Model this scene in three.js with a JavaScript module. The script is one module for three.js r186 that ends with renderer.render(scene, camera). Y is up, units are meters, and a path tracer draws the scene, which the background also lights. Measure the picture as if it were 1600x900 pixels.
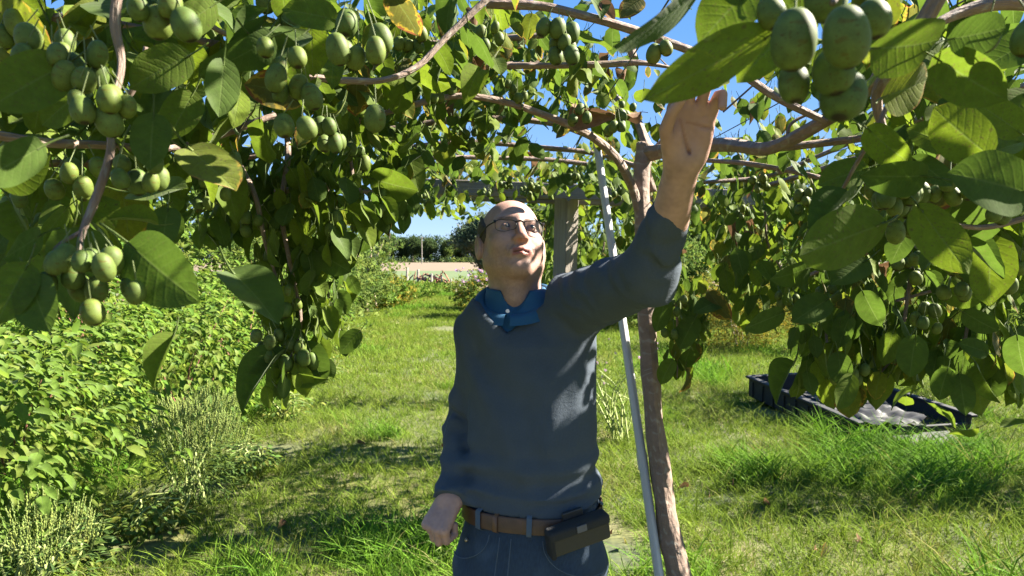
import * as THREE from 'three';
import { mergeGeometries } from 'three/addons/utils/BufferGeometryUtils.js';
import { RoundedBoxGeometry } from 'three/addons/geometries/RoundedBoxGeometry.js';
import { ImprovedNoise } from 'three/addons/math/ImprovedNoise.js';

// ------------------------------------------------------------------ camera, sky, sun, exposure
const scene = new THREE.Scene();
const V = (x, y, z) => new THREE.Vector3(x, y, z);
const FPX = 1043, CAMH = 1.65, PITCH = Math.atan(45 / FPX);
const camera = new THREE.PerspectiveCamera(2 * Math.atan(450 / FPX) * 180 / Math.PI, 16 / 9, 0.05, 3000);
camera.position.set(0, CAMH, 0);
camera.lookAt(0, CAMH - Math.sin(PITCH), -Math.cos(PITCH));
camera.focus = 1.5; camera.userData.fStop = 11;

const renderer = new THREE.WebGLRenderer({ antialias: true });
renderer.toneMapping = THREE.LinearToneMapping;
renderer.toneMappingExposure = 6.6;
renderer.shadowMap.enabled = true;

const SUN = V(0.96, 0, -0.24).normalize().multiplyScalar(Math.cos(0.68)).add(V(0, Math.sin(0.68), 0));
{
  const w = 256, h = 128, d = new Float32Array(w * h * 4);
  for (let j = 0; j < h; j++) for (let i = 0; i < w; i++) {
    const el = ((j + 0.5) / h - 0.5) * Math.PI, s = Math.max(0, Math.sin(el));
    const k = Math.pow(s, 0.55), a = 1 - k;
    const c = el < 0 ? [0.1, 0.12, 0.1] : [0.0148 + 0.131 * a ** 2.8, 0.051 + 0.129 * a ** 2.3, 0.152 + 0.045 * a ** 1.6];
    d.set([c[0], c[1], c[2], 1], (j * w + i) * 4);
  }
  const t = new THREE.DataTexture(d, w, h, THREE.RGBAFormat, THREE.FloatType);
  t.mapping = THREE.EquirectangularReflectionMapping; t.magFilter = THREE.LinearFilter; t.minFilter = THREE.LinearFilter;
  t.colorSpace = THREE.LinearSRGBColorSpace; t.needsUpdate = true;
  scene.background = t; scene.environment = t;
}
const sun = new THREE.DirectionalLight(new THREE.Color(1, 0.93, 0.8), 5);
sun.position.copy(SUN).multiplyScalar(40).add(V(0, 0, -5)); sun.target.position.set(0, 0, -5);
sun.castShadow = true; sun.shadow.mapSize.set(4096, 4096);
Object.assign(sun.shadow.camera, { left: -25, right: 25, top: 25, bottom: -25, near: 1, far: 120 });
scene.add(sun, sun.target);

// ------------------------------------------------------------------ helpers
function rng(a) { return () => { a |= 0; a = a + 0x6D2B79F5 | 0; let t = Math.imul(a ^ a >>> 15, 1 | a); t = t + Math.imul(t ^ t >>> 7, 61 | t) ^ t; return ((t ^ t >>> 14) >>> 0) / 4294967296; }; }
const R = rng(20240917);
const rr = (a, b) => a + (b - a) * R();
const pick = (a) => a[Math.floor(R() * a.length)];
const perlin = new ImprovedNoise();
const noise = (x, y, z = 0) => perlin.noise(x + 13.7, y + 41.3, z + 7.1);
const clamp = (x, a, b) => Math.min(b, Math.max(a, x));
const mix = (a, b, t) => a + (b - a) * t;
const sst = (a, b, x) => { const t = clamp((x - a) / (b - a), 0, 1); return t * t * (3 - 2 * t); };
// a photo pixel (1600 x 900) and a depth along the lens axis -> a point
function P(px, py, d) {
  const x = (px - 800) / FPX * d, v = -(py - 450) / FPX * d, c = Math.cos(PITCH), s = Math.sin(PITCH);
  return V(x, CAMH + v * c - d * s, -d * c - v * s);
}
function G(px, py, y = 0) { const a = P(px, py, 1), t = (CAMH - y) / (CAMH - a.y); return V(a.x * t, y, a.z * t); }
function toPx(p) {
  const c = Math.cos(PITCH), s = Math.sin(PITCH), y = p.y - CAMH, d = -y * s - p.z * c, v = y * c - p.z * s;
  return [800 + FPX * p.x / d, 450 - FPX * v / d, d];
}
const taken = {};
function numbered(n) { taken[n] = (taken[n] ?? -1) + 1; return taken[n] ? n + '_' + String(taken[n]).padStart(3, '0') : n; }
function shade(o) { o.traverse((m) => { if (m.isMesh) { m.castShadow = true; m.receiveShadow = true; } }); return o; }
function tag(o, label, category, group, kind) {
  o.userData.label = label; o.userData.category = category;
  if (group) o.userData.group = group;
  if (kind) o.userData.kind = kind;
  return o;
}
function thing(name, label, category, pos = V(0, 0, 0), group) {
  const o = new THREE.Group(); o.name = numbered(name); o.position.copy(pos); scene.add(o);
  return tag(o, label, category, group);
}
function part(parent, name, geo, mat) { const m = new THREE.Mesh(geo, mat); m.name = name; m.castShadow = m.receiveShadow = true; parent.add(m); return m; }
// part whose geometry is given in world coordinates
function wpart(parent, name, geo, mat) {
  const m = part(parent, name, geo, mat); let q = V(0, 0, 0), o = parent;
  while (o && o !== scene) { q.add(o.position); o = o.parent; }
  m.position.copy(q).negate(); return m;
}
function structure(name, geo, mat) { const m = new THREE.Mesh(geo, mat); m.name = name; m.userData.kind = 'structure'; m.castShadow = m.receiveShadow = true; scene.add(m); return m; }
function dtex(w, h, f, srgb = true, rep = true) {
  const d = new Uint8Array(w * h * 4);
  for (let j = 0; j < h; j++) for (let i = 0; i < w; i++) {
    const c = f(i / w, j / h, i, j);
    d.set([clamp(c[0], 0, 1) * 255, clamp(c[1], 0, 1) * 255, clamp(c[2], 0, 1) * 255, 255], (j * w + i) * 4);
  }
  const t = new THREE.DataTexture(d, w, h); if (srgb) t.colorSpace = THREE.SRGBColorSpace;
  t.magFilter = THREE.LinearFilter; t.minFilter = THREE.LinearMipmapLinearFilter; t.generateMipmaps = true;
  if (rep) t.wrapS = t.wrapT = THREE.RepeatWrapping; t.needsUpdate = true; return t;
}
// tiling noise on the unit square
function tn(u, v, f, s = 0) {
  const a = (x, y) => noise(x * f, y * f, s), bu = sst(0, 1, u), bv = sst(0, 1, v);
  return mix(mix(a(u, v), a(u - 1, v), bu), mix(a(u, v - 1), a(u - 1, v - 1), bu), bv) * 1.4;
}
const s2l = (c) => c <= 0.04045 ? c / 12.92 : ((c + 0.055) / 1.055) ** 2.4;
const l2s = (c) => c <= 0.0031308 ? c * 12.92 : 1.055 * c ** (1 / 2.4) - 0.055;
const lin = (r, g, b) => new THREE.Color().setRGB(r, g, b);
const std = (color, roughness = 0.8, extra = {}) => new THREE.MeshStandardMaterial({ color, roughness, ...extra });

// a tapered, slightly knobbly tube through points; radius given per point
function tube(pts, radii, seg = 24, sides = 7, knob = 0.08, seed = 0) {
  const c = new THREE.CatmullRomCurve3(pts, false, 'centripetal'), n = seg;
  const pos = [], uv = [], idx = []; let N = V(0, 0, 1), len = 0, prev = null;
  for (let i = 0; i <= n; i++) {
    const t = i / n, p = c.getPoint(t), T = c.getTangent(t).normalize();
    if (Math.abs(N.dot(T)) > 0.9 && i === 0) N = V(1, 0, 0);
    N.sub(T.clone().multiplyScalar(N.dot(T))).normalize(); const B = T.clone().cross(N);
    const k = t * (radii.length - 1), k0 = Math.min(Math.floor(k), radii.length - 2), r0 = mix(radii[k0], radii[k0 + 1], k - k0);
    if (prev) len += p.distanceTo(prev); prev = p;
    for (let j = 0; j <= sides; j++) {
      const a = (j % sides) / sides * Math.PI * 2;
      const r = r0 * (1 + knob * noise(Math.cos(a) * 1.5 + seed, Math.sin(a) * 1.5, len * 9 + seed * 3) * 2);
      const q = p.clone().addScaledVector(N, Math.cos(a) * r).addScaledVector(B, Math.sin(a) * r);
      pos.push(q.x, q.y, q.z); uv.push(j / sides * Math.max(1, Math.round(r0 * 6.28 / 0.12)), len / 0.12);
      if (i < n && j < sides) { const b = i * (sides + 1) + j, d = b + sides + 1; idx.push(b, b + 1, d, b + 1, d + 1, d); }
    }
  }
  for (const e of [0, n]) {   // end caps
    const b = e * (sides + 1), p = c.getPoint(e / n), at = pos.length / 3; pos.push(p.x, p.y, p.z); uv.push(0, len / 0.12);
    for (let j = 0; j < sides; j++) e ? idx.push(b + j, b + j + 1, at) : idx.push(b + j + 1, b + j, at);
  }
  const g = new THREE.BufferGeometry();
  g.setAttribute('position', new THREE.Float32BufferAttribute(pos, 3)); g.setAttribute('uv', new THREE.Float32BufferAttribute(uv, 2));
  g.setIndex(idx); g.computeVertexNormals(); return g;
}
// naive surface nets: mesh of a signed distance field
function nets(sdf, a, b, h) {
  const nx = Math.ceil((b.x - a.x) / h) + 1, ny = Math.ceil((b.y - a.y) / h) + 1, nz = Math.ceil((b.z - a.z) / h) + 1;
  const f = new Float32Array(nx * ny * nz), vi = new Int32Array(nx * ny * nz).fill(-1);
  const I = (i, j, k) => i + nx * (j + ny * k);
  // evaluate in blocks of 4, skip blocks that the field says are far away
  for (let k = 0; k < nz; k += 4) for (let j = 0; j < ny; j += 4) for (let i = 0; i < nx; i += 4) {
    const d0 = sdf(a.x + (i + 1.5) * h, a.y + (j + 1.5) * h, a.z + (k + 1.5) * h), far = Math.abs(d0) > h * 9;
    for (let c = k; c < Math.min(nz, k + 4); c++) for (let e = j; e < Math.min(ny, j + 4); e++) for (let g = i; g < Math.min(nx, i + 4); g++)
      f[I(g, e, c)] = far ? d0 : sdf(a.x + g * h, a.y + e * h, a.z + c * h);
  }
  const pos = [], idx = [];
  for (let k = 0; k < nz - 1; k++) for (let j = 0; j < ny - 1; j++) for (let i = 0; i < nx - 1; i++) {
    let m = 0; const v = [];
    for (let c = 0; c < 8; c++) { const q = f[I(i + (c & 1), j + (c >> 1 & 1), k + (c >> 2))]; v.push(q); if (q < 0) m |= 1 << c; }
    if (m === 0 || m === 255) continue;
    let x = 0, y = 0, z = 0, n = 0;
    for (let c = 0; c < 8; c++) for (const bit of [1, 2, 4]) if (!(c & bit)) {
      const e = c | bit; if ((v[c] < 0) === (v[e] < 0)) continue;
      const t = v[c] / (v[c] - v[e]);
      x += (c & 1) + (bit === 1 ? t : 0); y += (c >> 1 & 1) + (bit === 2 ? t : 0); z += (c >> 2) + (bit === 4 ? t : 0); n++;
    }
    vi[I(i, j, k)] = pos.length / 3; pos.push(a.x + (i + x / n) * h, a.y + (j + y / n) * h, a.z + (k + z / n) * h);
  }
  const quad = (p, q, r, s, flip) => { if (p < 0 || q < 0 || r < 0 || s < 0) return; flip ? idx.push(p, r, q, p, s, r) : idx.push(p, q, r, p, r, s); };
  for (let k = 1; k < nz - 1; k++) for (let j = 1; j < ny - 1; j++) for (let i = 1; i < nx - 1; i++) {
    const s = f[I(i, j, k)] < 0;
    if (s !== f[I(i + 1, j, k)] < 0) quad(vi[I(i, j - 1, k - 1)], vi[I(i, j, k - 1)], vi[I(i, j, k)], vi[I(i, j - 1, k)], !s);
    if (s !== f[I(i, j + 1, k)] < 0) quad(vi[I(i - 1, j, k - 1)], vi[I(i - 1, j, k)], vi[I(i, j, k)], vi[I(i, j, k - 1)], !s);
    if (s !== f[I(i, j, k + 1)] < 0) quad(vi[I(i - 1, j - 1, k)], vi[I(i, j - 1, k)], vi[I(i, j, k)], vi[I(i - 1, j, k)], !s);
  }
  const g = new THREE.BufferGeometry(); g.setAttribute('position', new THREE.Float32BufferAttribute(pos, 3));
  const uv = []; for (let i = 0; i < pos.length; i += 3) uv.push(pos[i] + pos[i + 2] * 0.6, pos[i + 1] + pos[i + 2] * 0.15);
  g.setAttribute('uv', new THREE.Float32BufferAttribute(uv, 2));
  g.setIndex(idx); g.computeVertexNormals(); return g;
}
function cap(x, y, z, A, B, ra, rb) {   // tapered capsule
  const bx = B.x - A.x, by = B.y - A.y, bz = B.z - A.z, px = x - A.x, py = y - A.y, pz = z - A.z;
  const t = clamp((px * bx + py * by + pz * bz) / (bx * bx + by * by + bz * bz), 0, 1);
  return Math.hypot(px - bx * t, py - by * t, pz - bz * t) - mix(ra, rb, t);
}
function ell(x, y, z, C, r) { const a = (x - C.x) / r.x, b = (y - C.y) / r.y, c = (z - C.z) / r.z, k = Math.hypot(a, b, c); return k < 1e-6 ? -Math.min(r.x, r.y, r.z) : (k - 1) * k / Math.hypot(a / r.x, b / r.y, c / r.z); }
function smin(a, b, k) { const h = Math.max(k - Math.abs(a - b), 0) / k; return Math.min(a, b) - h * h * k * 0.25; }
function smax(a, b, k) { return -smin(-a, -b, k); }
function basis(pos, tip, nrm, size, m = new THREE.Matrix4()) {
  const y = tip.clone().normalize(), z = nrm.clone().addScaledVector(y, -nrm.dot(y));
  if (z.lengthSq() < 1e-5) z.set(y.y, y.z, y.x).addScaledVector(y, -(y.y * y.x + y.z * y.y + y.x * y.z)); z.normalize();
  const x = y.clone().cross(z);
  return m.makeBasis(x.multiplyScalar(size), y.multiplyScalar(size), z.multiplyScalar(size)).setPosition(pos);
}
const rdir = () => { const z = rr(-1, 1), a = rr(0, 6.283), s = Math.sqrt(1 - z * z); return V(s * Math.cos(a), z, s * Math.sin(a)); };

// ------------------------------------------------------------------ materials
// leaf blades: print of veins, mottling and autumn margins
function leafMap(kind, seed) {
  const base = { green: [0.098, 0.148, 0.013], deep: [0.066, 0.112, 0.014], lime: [0.13, 0.185, 0.013], yellow: [0.14, 0.17, 0.015], rust: [0.1, 0.10, 0.02], hedge: [0.105, 0.18, 0.018], hedgeold: [0.135, 0.185, 0.022], dry: [0.17, 0.095, 0.05] }[kind];
  return dtex(96, 160, (u, v) => {
    const x = Math.abs(u - 0.5) * 2, mid = Math.exp(-((x / 0.035) ** 2)), ph = (v - x * 0.26) * 7.5, side = Math.exp(-(((ph - Math.round(ph)) / 0.085) ** 2)) * (1 - x * 0.6) * sst(0.02, 0.1, v);
    const n = noise(u * 5 + seed, v * 8, seed) * 0.5 + noise(u * 16, v * 26, seed + 4) * 0.3, fine = noise(u * 60, v * 90, seed) * 0.12;
    let c = base.map((q) => q * (1 + 0.35 * n + fine));
    const vein = Math.min(1, 0.5 * mid + 0.1 * side);
    c = [mix(c[0], 0.15, vein), mix(c[1], 0.2, vein), mix(c[2], 0.055, vein)];
    const edge = x + Math.max(0, v - 0.5) * 0.9 + n * 0.7 + noise(u * 9, v * 9, seed + 9) * 0.35;
    const turn = { green: 1.6, deep: 1.9, lime: 1.4, yellow: 0.95, rust: 0.72, dry: 9, hedge: 2.2, hedgeold: 1.5 }[kind], y = sst(turn, turn + 0.25, edge), br = sst(turn + 0.28, turn + 0.5, edge);
    c = [mix(c[0], 0.34, y), mix(c[1], 0.24, y), mix(c[2], 0.03, y)];
    c = [mix(c[0], 0.2, br), mix(c[1], 0.075, br), mix(c[2], 0.03, br)];
    const spot = sst(0.42, 0.5, noise(u * 22 + seed * 3, v * 34, seed)) * (kind === 'deep' ? 0.2 : 0.6);
    c = [mix(c[0], 0.1, spot), mix(c[1], 0.07, spot), mix(c[2], 0.03, spot)];
    return c.map(l2s);
  }, true, false);
}
const leafBump = dtex(96, 160, (u, v) => {
  const x = Math.abs(u - 0.5) * 2, mid = Math.exp(-((x / 0.05) ** 2)), ph = (v - x * 0.26) * 7.5, q = ph - Math.round(ph);
  const h = 0.55 - 0.4 * mid - 0.3 * Math.exp(-((q / 0.12) ** 2)) * (1 - x * 0.5) + 0.12 * noise(u * 24, v * 40, 3); return [h, h, h];
}, false, false);
const leafMat = {};
for (const [k, s, coat] of [['green', 1, 0.05], ['deep', 2, 0.08], ['lime', 3, 0.05], ['yellow', 4, 0.04], ['rust', 5, 0.08], ['dry', 6, 0], ['hedge', 7, 0.12], ['hedgeold', 8, 0.1]])
  leafMat[k] = new THREE.MeshPhysicalMaterial({ map: leafMap(k, s * 3.1), bumpMap: leafBump, bumpScale: 0.0007, roughness: 0.92, transmission: k === 'dry' ? 0.25 : 0.54, thickness: 0, side: THREE.DoubleSide, clearcoat: coat, clearcoatRoughness: 0.42, specularIntensity: 0.2 });
const plainLeaf = (extra = {}) => new THREE.MeshPhysicalMaterial({ color: 0xffffff, roughness: 0.93, transmission: 0.42, thickness: 0, side: THREE.DoubleSide, specularIntensity: 0.12, ...extra });
const foliageMat = plainLeaf();
const barkMap = dtex(128, 256, (u, v) => {
  const n = tn(u, v, 4, 2) * 0.5 + tn(u, v, 9, 5) * 0.4, st = tn((u * 3) % 1, v, 6, 8), f = noise(u * 90, v * 40, 1) * 0.25;
  const k = 1.0 + 0.3 * n + 0.15 * st + f * 0.6, lich = sst(0.25, 0.5, tn(u, v, 7, 12));
  return [mix(0.185 * k, 0.27, lich * 0.5), mix(0.128 * k, 0.25, lich * 0.5), mix(0.098 * k, 0.21, lich * 0.5)].map((q) => l2s(Math.max(0, q)));
});
const barkBump = dtex(128, 256, (u, v) => { const h = 0.5 + 0.35 * tn((u * 3) % 1, v, 6, 8) + 0.3 * tn(u, v, 9, 5) + 0.2 * noise(u * 80, v * 30, 2); return [h, h, h]; }, false);
const bark = new THREE.MeshStandardMaterial({ map: barkMap, bumpMap: barkBump, bumpScale: 0.0025, roughness: 0.85 });
const stalkMat = std(lin(0.2, 0.24, 0.07), 0.7), redStem = std(lin(0.17, 0.07, 0.045), 0.8), dryStem = std(lin(0.3, 0.24, 0.16), 0.9);

// ------------------------------------------------------------------ ground and fields
const soilMap = dtex(512, 512, (u, v) => {
  const a = tn(u, v, 5, 1) + 0.5 * tn(u, v, 13, 3), b = noise(u * 120, v * 120, 2), c = noise(u * 260, v * 240, 6), d = sst(0.15, 0.6, tn(u, v, 6, 9));
  let g = [0.08 + 0.04 * a + 0.04 * b, 0.085 + 0.03 * a + 0.04 * b, 0.025 + 0.012 * b];
  g = [mix(g[0], 0.2 + 0.05 * c, d * 0.6), mix(g[1], 0.165 + 0.04 * c, d * 0.6), mix(g[2], 0.085 + 0.03 * c, d * 0.6)];
  return g.map((q) => l2s(Math.max(0.01, q * (1 + 0.3 * c))));
});
soilMap.repeat.set(1, 1);
function sheet(x0, x1, z0, z1, y, nx, nz, hf, uvS) {
  const g = new THREE.PlaneGeometry(1, 1, nx, nz), p = g.attributes.position, uv = g.attributes.uv;
  for (let i = 0; i < p.count; i++) {
    const x = mix(x0, x1, p.getX(i) + 0.5), z = mix(z0, z1, 0.5 - p.getY(i));
    p.setXYZ(i, x, y + (hf ? hf(x, z) : 0), z); uv.setXY(i, x / uvS, z / uvS);
  }
  g.computeVertexNormals(); return g;
}
const lump = (x, z) => 0.025 * noise(x * 0.9, z * 0.9) + 0.012 * noise(x * 3, z * 3, 4);
structure('ground', (() => {
  const g = new THREE.PlaneGeometry(2400, 2400, 1, 1); g.rotateX(-Math.PI / 2); const uv = g.attributes.uv;
  for (let i = 0; i < uv.count; i++) uv.setXY(i, uv.getX(i) * 600, uv.getY(i) * 600); g.translate(0, -0.06, 0); return g;
})(), std(0xffffff, 0.95, { map: soilMap }));
structure('lawn', sheet(-14, 16, -34, 4, 0, 150, 200, lump, 4), std(0xffffff, 0.95, { map: soilMap, bumpMap: soilMap, bumpScale: 0.02 }));
function blobSheet(pts, y) {
  const s = new THREE.Shape(pts.map(([x, z]) => new THREE.Vector2(x, -z))), g = new THREE.ShapeGeometry(s); g.rotateX(-Math.PI / 2); g.translate(0, y, 0);
  const p = g.attributes.position, uv = []; for (let i = 0; i < p.count; i++) uv.push(p.getX(i) / 6, p.getZ(i) / 6); g.setAttribute('uv', new THREE.Float32BufferAttribute(uv, 2)); return g;
}
const fieldMap = (r, g, b, seed) => dtex(256, 256, (u, v) => { const n = 1 + 0.3 * tn(u, v, 7, seed) + 0.25 * noise(u * 70, v * 30, seed); return [r * n, g * n, b * n].map(l2s); });
structure('ploughed_field', blobSheet([[-90, -35], [120, -35], [140, -52], [-110, -50]], -0.03), std(0xffffff, 0.95, { map: fieldMap(0.105, 0.066, 0.042, 3) }));
structure('crop_field', blobSheet([[-110, -50], [140, -52], [180, -100], [-20, -96], [-130, -80]], -0.012), std(0xffffff, 0.95, { map: fieldMap(0.06, 0.088, 0.022, 5) }));
structure('stubble_field', blobSheet([[-130, -80.5], [-20, -96.5], [180, -100.5], [300, -345], [-300, -345]], -0.02), std(0xffffff, 0.95, { map: fieldMap(0.125, 0.088, 0.05, 7) }));

// ------------------------------------------------------------------ leaf blades
// base at the origin, tip at +Y, upper side +Z, unit length
function blade({ nL = 6, nW = 4, width = 0.72, belly = 0.42, heart = 0.06, tip = 0.12, cup = 0.12, droop = 0.2, wave = 0.03, petiole = 0, seed = 0, twist = 0 }) {
  const pos = [], uv = [], idx = [], r = rng(seed * 77 + 5), ph = r() * 6.28, ph2 = r() * 6.28;
  for (let i = 0; i <= nL; i++) {
    const t = i / nL, s = t < belly ? Math.pow(t / belly, 0.55) : Math.pow(Math.max(0, 1 - (t - belly) / (1 - belly)), 0.78);
    const body = Math.sin(s * Math.PI / 2), w = width / 2 * (t > 1 - tip ? body * 0.8 : body) * (i === nL ? 0.02 : 1) + (i === 0 ? 0.015 : 0);
    for (let j = 0; j <= nW; j++) {
      const u = j / nW * 2 - 1, a = Math.abs(u);
      const back = heart * a * (1 - t) * (1 - t) * (t < 0.35 ? 1 : 0.4);
      const y = t - back, tw = twist * t * u * w;
      const z = cup * a * w * 1.6 - droop * t * t + wave * a * Math.sin(t * 9 + ph + (u > 0 ? ph2 : 0)) + tw;
      pos.push(u * w * (1 - 0.12 * cup * a), y, z); uv.push(0.5 + u * 0.5, t);
      if (i < nL && j < nW) { const b = i * (nW + 1) + j, d = b + nW + 1; idx.push(b, b + 1, d + 1, b, d + 1, d); }
    }
  }
  if (petiole) {
    const n = 3, b0 = pos.length / 3;
    for (let i = 0; i <= n; i++) { const t = i / n; for (let j = 0; j < 3; j++) { const a = j * 2.094; pos.push(Math.cos(a) * 0.017 + 0.05 * Math.sin(ph) * t, 0.03 - petiole * t * 0.9, Math.sin(a) * 0.017 + petiole * 0.35 * t * t); uv.push(0.5, 0.3 + t * 0.3); } }
    for (let i = 0; i < n; i++) for (let j = 0; j < 3; j++) { const a = b0 + i * 3 + j, b = b0 + i * 3 + (j + 1) % 3; idx.push(a, b, b + 3, a, b + 3, a + 3); }
  }
  const g = new THREE.BufferGeometry(); g.setAttribute('position', new THREE.Float32BufferAttribute(pos, 3)); g.setAttribute('uv', new THREE.Float32BufferAttribute(uv, 2));
  g.setIndex(idx); g.computeVertexNormals(); return g;
}
const shrubLeaf = [0, 1].map((s) => blade({ nL: 4, nW: 2, width: 0.52, belly: 0.38, cup: 0.3, droop: 0.28, wave: 0, seed: s + 3 }));
const narrowLeaf = blade({ nL: 3, nW: 2, width: 0.2, belly: 0.4, cup: 0.3, droop: 0.3, wave: 0, seed: 9 });
// a sprig: several leaves on one twig, for crowns and far bushes
function sprig(n, spread, size, seed, leaf = shrubLeaf[0]) {
  const r = rng(seed), gs = [];
  for (let i = 0; i < n; i++) {
    const z = r() * 2 - 1, a = r() * 6.28, s = Math.sqrt(1 - z * z), d = V(s * Math.cos(a), z, s * Math.sin(a)), q = d.clone().multiplyScalar(spread * Math.cbrt(r()));
    const g = leaf.clone(); g.applyMatrix4(basis(q, d.clone().add(V(r() - 0.5, -0.5, r() - 0.5)), V(r() - 0.5, 0.9, r() - 0.5), size * (0.7 + 0.6 * r()))); gs.push(g);
  }
  return mergeGeometries(gs);
}
const M4 = new THREE.Matrix4(), CC = new THREE.Color();
function instances(parent, name, geo, mat, list, off = V(0, 0, 0)) {   // list of {pos, tip, nrm, size, color}
  const m = new THREE.InstancedMesh(geo, mat, list.length); m.name = name; m.userData.kind = 'stuff'; m.castShadow = m.receiveShadow = true;
  list.forEach((l, i) => { m.setMatrixAt(i, basis(l.pos.clone().sub(off), l.tip, l.nrm, l.size, M4)); m.setColorAt(i, l.color); });
  parent.add(m); return m;
}
const tint = (c, v = 0.25) => { const k = 1 + rr(-v, v), w = rr(-v, v) * 0.4; return lin(c[0] * (k + w), c[1] * k, c[2] * (k - w)); };

// ------------------------------------------------------------------ grass
function tuft(n, h, w, spread, lean, seed) {
  const r = rng(seed), pos = [], idx = [], uv = [];
  for (let i = 0; i < n; i++) {
    const a = r() * 6.28, x = (r() - 0.5) * spread, z = (r() - 0.5) * spread, l = h * (0.45 + 0.75 * r()), le = lean * (0.2 + r()), f = r() * 6.28, b = pos.length / 3;
    const dx = Math.cos(a), dz = Math.sin(a), sx = Math.cos(f), sz = Math.sin(f);
    for (let k = 0; k < 3; k++) { const t = k / 3, o = le * l * t * t * 1.3, ww = w * (1 - t * 0.55); pos.push(x + dx * o - sx * ww, l * t * (1 - 0.25 * le * t), z + dz * o - sz * ww, x + dx * o + sx * ww, l * t * (1 - 0.25 * le * t), z + dz * o + sz * ww); uv.push(0, t, 1, t); }
    pos.push(x + dx * le * l * 1.3, l * (1 - 0.25 * le), z + dz * le * l * 1.3); uv.push(0.5, 1);
    for (let k = 0; k < 2; k++) idx.push(b + 2 * k, b + 2 * k + 1, b + 2 * k + 3, b + 2 * k, b + 2 * k + 3, b + 2 * k + 2); idx.push(b + 4, b + 5, b + 6);
  }
  const g = new THREE.BufferGeometry(); g.setAttribute('position', new THREE.Float32BufferAttribute(pos, 3)); g.setAttribute('uv', new THREE.Float32BufferAttribute(uv, 2)); g.setIndex(idx); g.computeVertexNormals(); return g;
}
const grassMat = plainLeaf({ transmission: 0.4 });
// bare or worn soil: ellipses on the lawn [px, py, rx, rz]
const bare = [[698, 515, 0.55, 0.7], [428, 703, 0.3, 0.25], [1245, 648, 0.55, 0.35], [215, 858, 0.35, 0.3], [300, 770, 0.4, 0.22], [970, 860, 0.25, 0.5], [655, 500, 0.6, 0.5]].map(([x, y, a, b]) => { const p = G(x, y); return [p.x, p.z, a, b]; });
const bareAt = (x, z) => bare.reduce((m, [a, b, r, s]) => Math.max(m, 1 - Math.hypot((x - a) / r, (z - b) / s) + 0.5 * noise(x * 5, z * 5, 2)), 0);
{
  const lists = [[], [], [], []];
  const zone = (z0, z1, perM2, h0, h1, kinds) => {
    for (let z = z0; z > z1;) {
      const dz = 0.25, w = Math.abs(z) * 0.95 + 1.6, n = perM2 * dz * 2 * w;
      for (let i = 0; i < n; i++) {
        const x = rr(-w, w), zz = z - R() * dz; if (x < -13 || x > 15) continue;
        const ba = bareAt(x, zz); if (ba > 0.35 && R() < 0.93) continue;
        const pn = noise(x * 0.7, zz * 0.5, 3) + 0.5 * noise(x * 2.1, zz * 2.1, 8), long = sst(0.05, 0.5, pn + (x > 0.9 && zz > -5.5 ? 0.2 : 0) - (zz < -7 ? 0.15 : 0)), path = Math.exp(-(((x + 0.9 + zz * 0.02) / 1.0) ** 2));
        const straw = sst(0.1, 0.6, noise(x * 1.3 + 9, zz * 1.3, 5) + 0.35 * noise(x * 5, zz * 5) - long * 0.3);
        const size = mix(h0, h1, R()) * mix(0.85, 1.5, long) * (1 - 0.2 * path) * (ba > 0 ? 0.6 : 1);
        let c = [mix(0.138, 0.098, long), mix(0.2, 0.205, long), mix(0.022, 0.016, long)];
        const st = R() < 0.06 + straw * 0.28 ? rr(0.3, 0.9) : straw * 0.15;
        c = [mix(c[0], 0.24, st), mix(c[1], 0.215, st), mix(c[2], 0.075, st)];
        lists[kinds[Math.floor(R() * kinds.length)]].push({ pos: V(x, lump(x, zz) - 0.012, zz), tip: V(rr(-0.25, 0.25) - 0.1, 1, rr(-0.25, 0.25)), nrm: V(Math.cos(R() * 99), 0, Math.sin(R() * 99)), size, color: tint(c, 0.22) });
      }
      z -= dz;
    }
  };
  zone(-1.2, -5, 620, 0.75, 1.15, [0, 0, 1, 2]);
  zone(-5, -9, 480, 0.75, 1.2, [0, 0, 1, 2]);
  zone(-9, -17, 200, 0.8, 1.3, [0, 1, 3]);
  zone(-17, -34, 60, 0.9, 1.5, [3]);
  const geos = [tuft(12, 0.085, 0.0022, 0.11, 0.7, 1), tuft(9, 0.13, 0.003, 0.1, 1.0, 2), tuft(7, 0.19, 0.0036, 0.08, 1.1, 3), tuft(16, 0.12, 0.006, 0.3, 0.7, 4)];
  const lawnGrass = new THREE.Group(); lawnGrass.name = 'grass'; scene.add(lawnGrass);
  tag(lawnGrass, 'uneven green lawn grass with straw coloured patches under the arbor', 'grass', null, 'stuff');
  geos.forEach((g, i) => instances(lawnGrass, ['short_grass', 'grass', 'long_grass', 'far_grass'][i], g, grassMat, lists[i]));
  console.log('grass', lists.map((l) => l.length));
}

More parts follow.
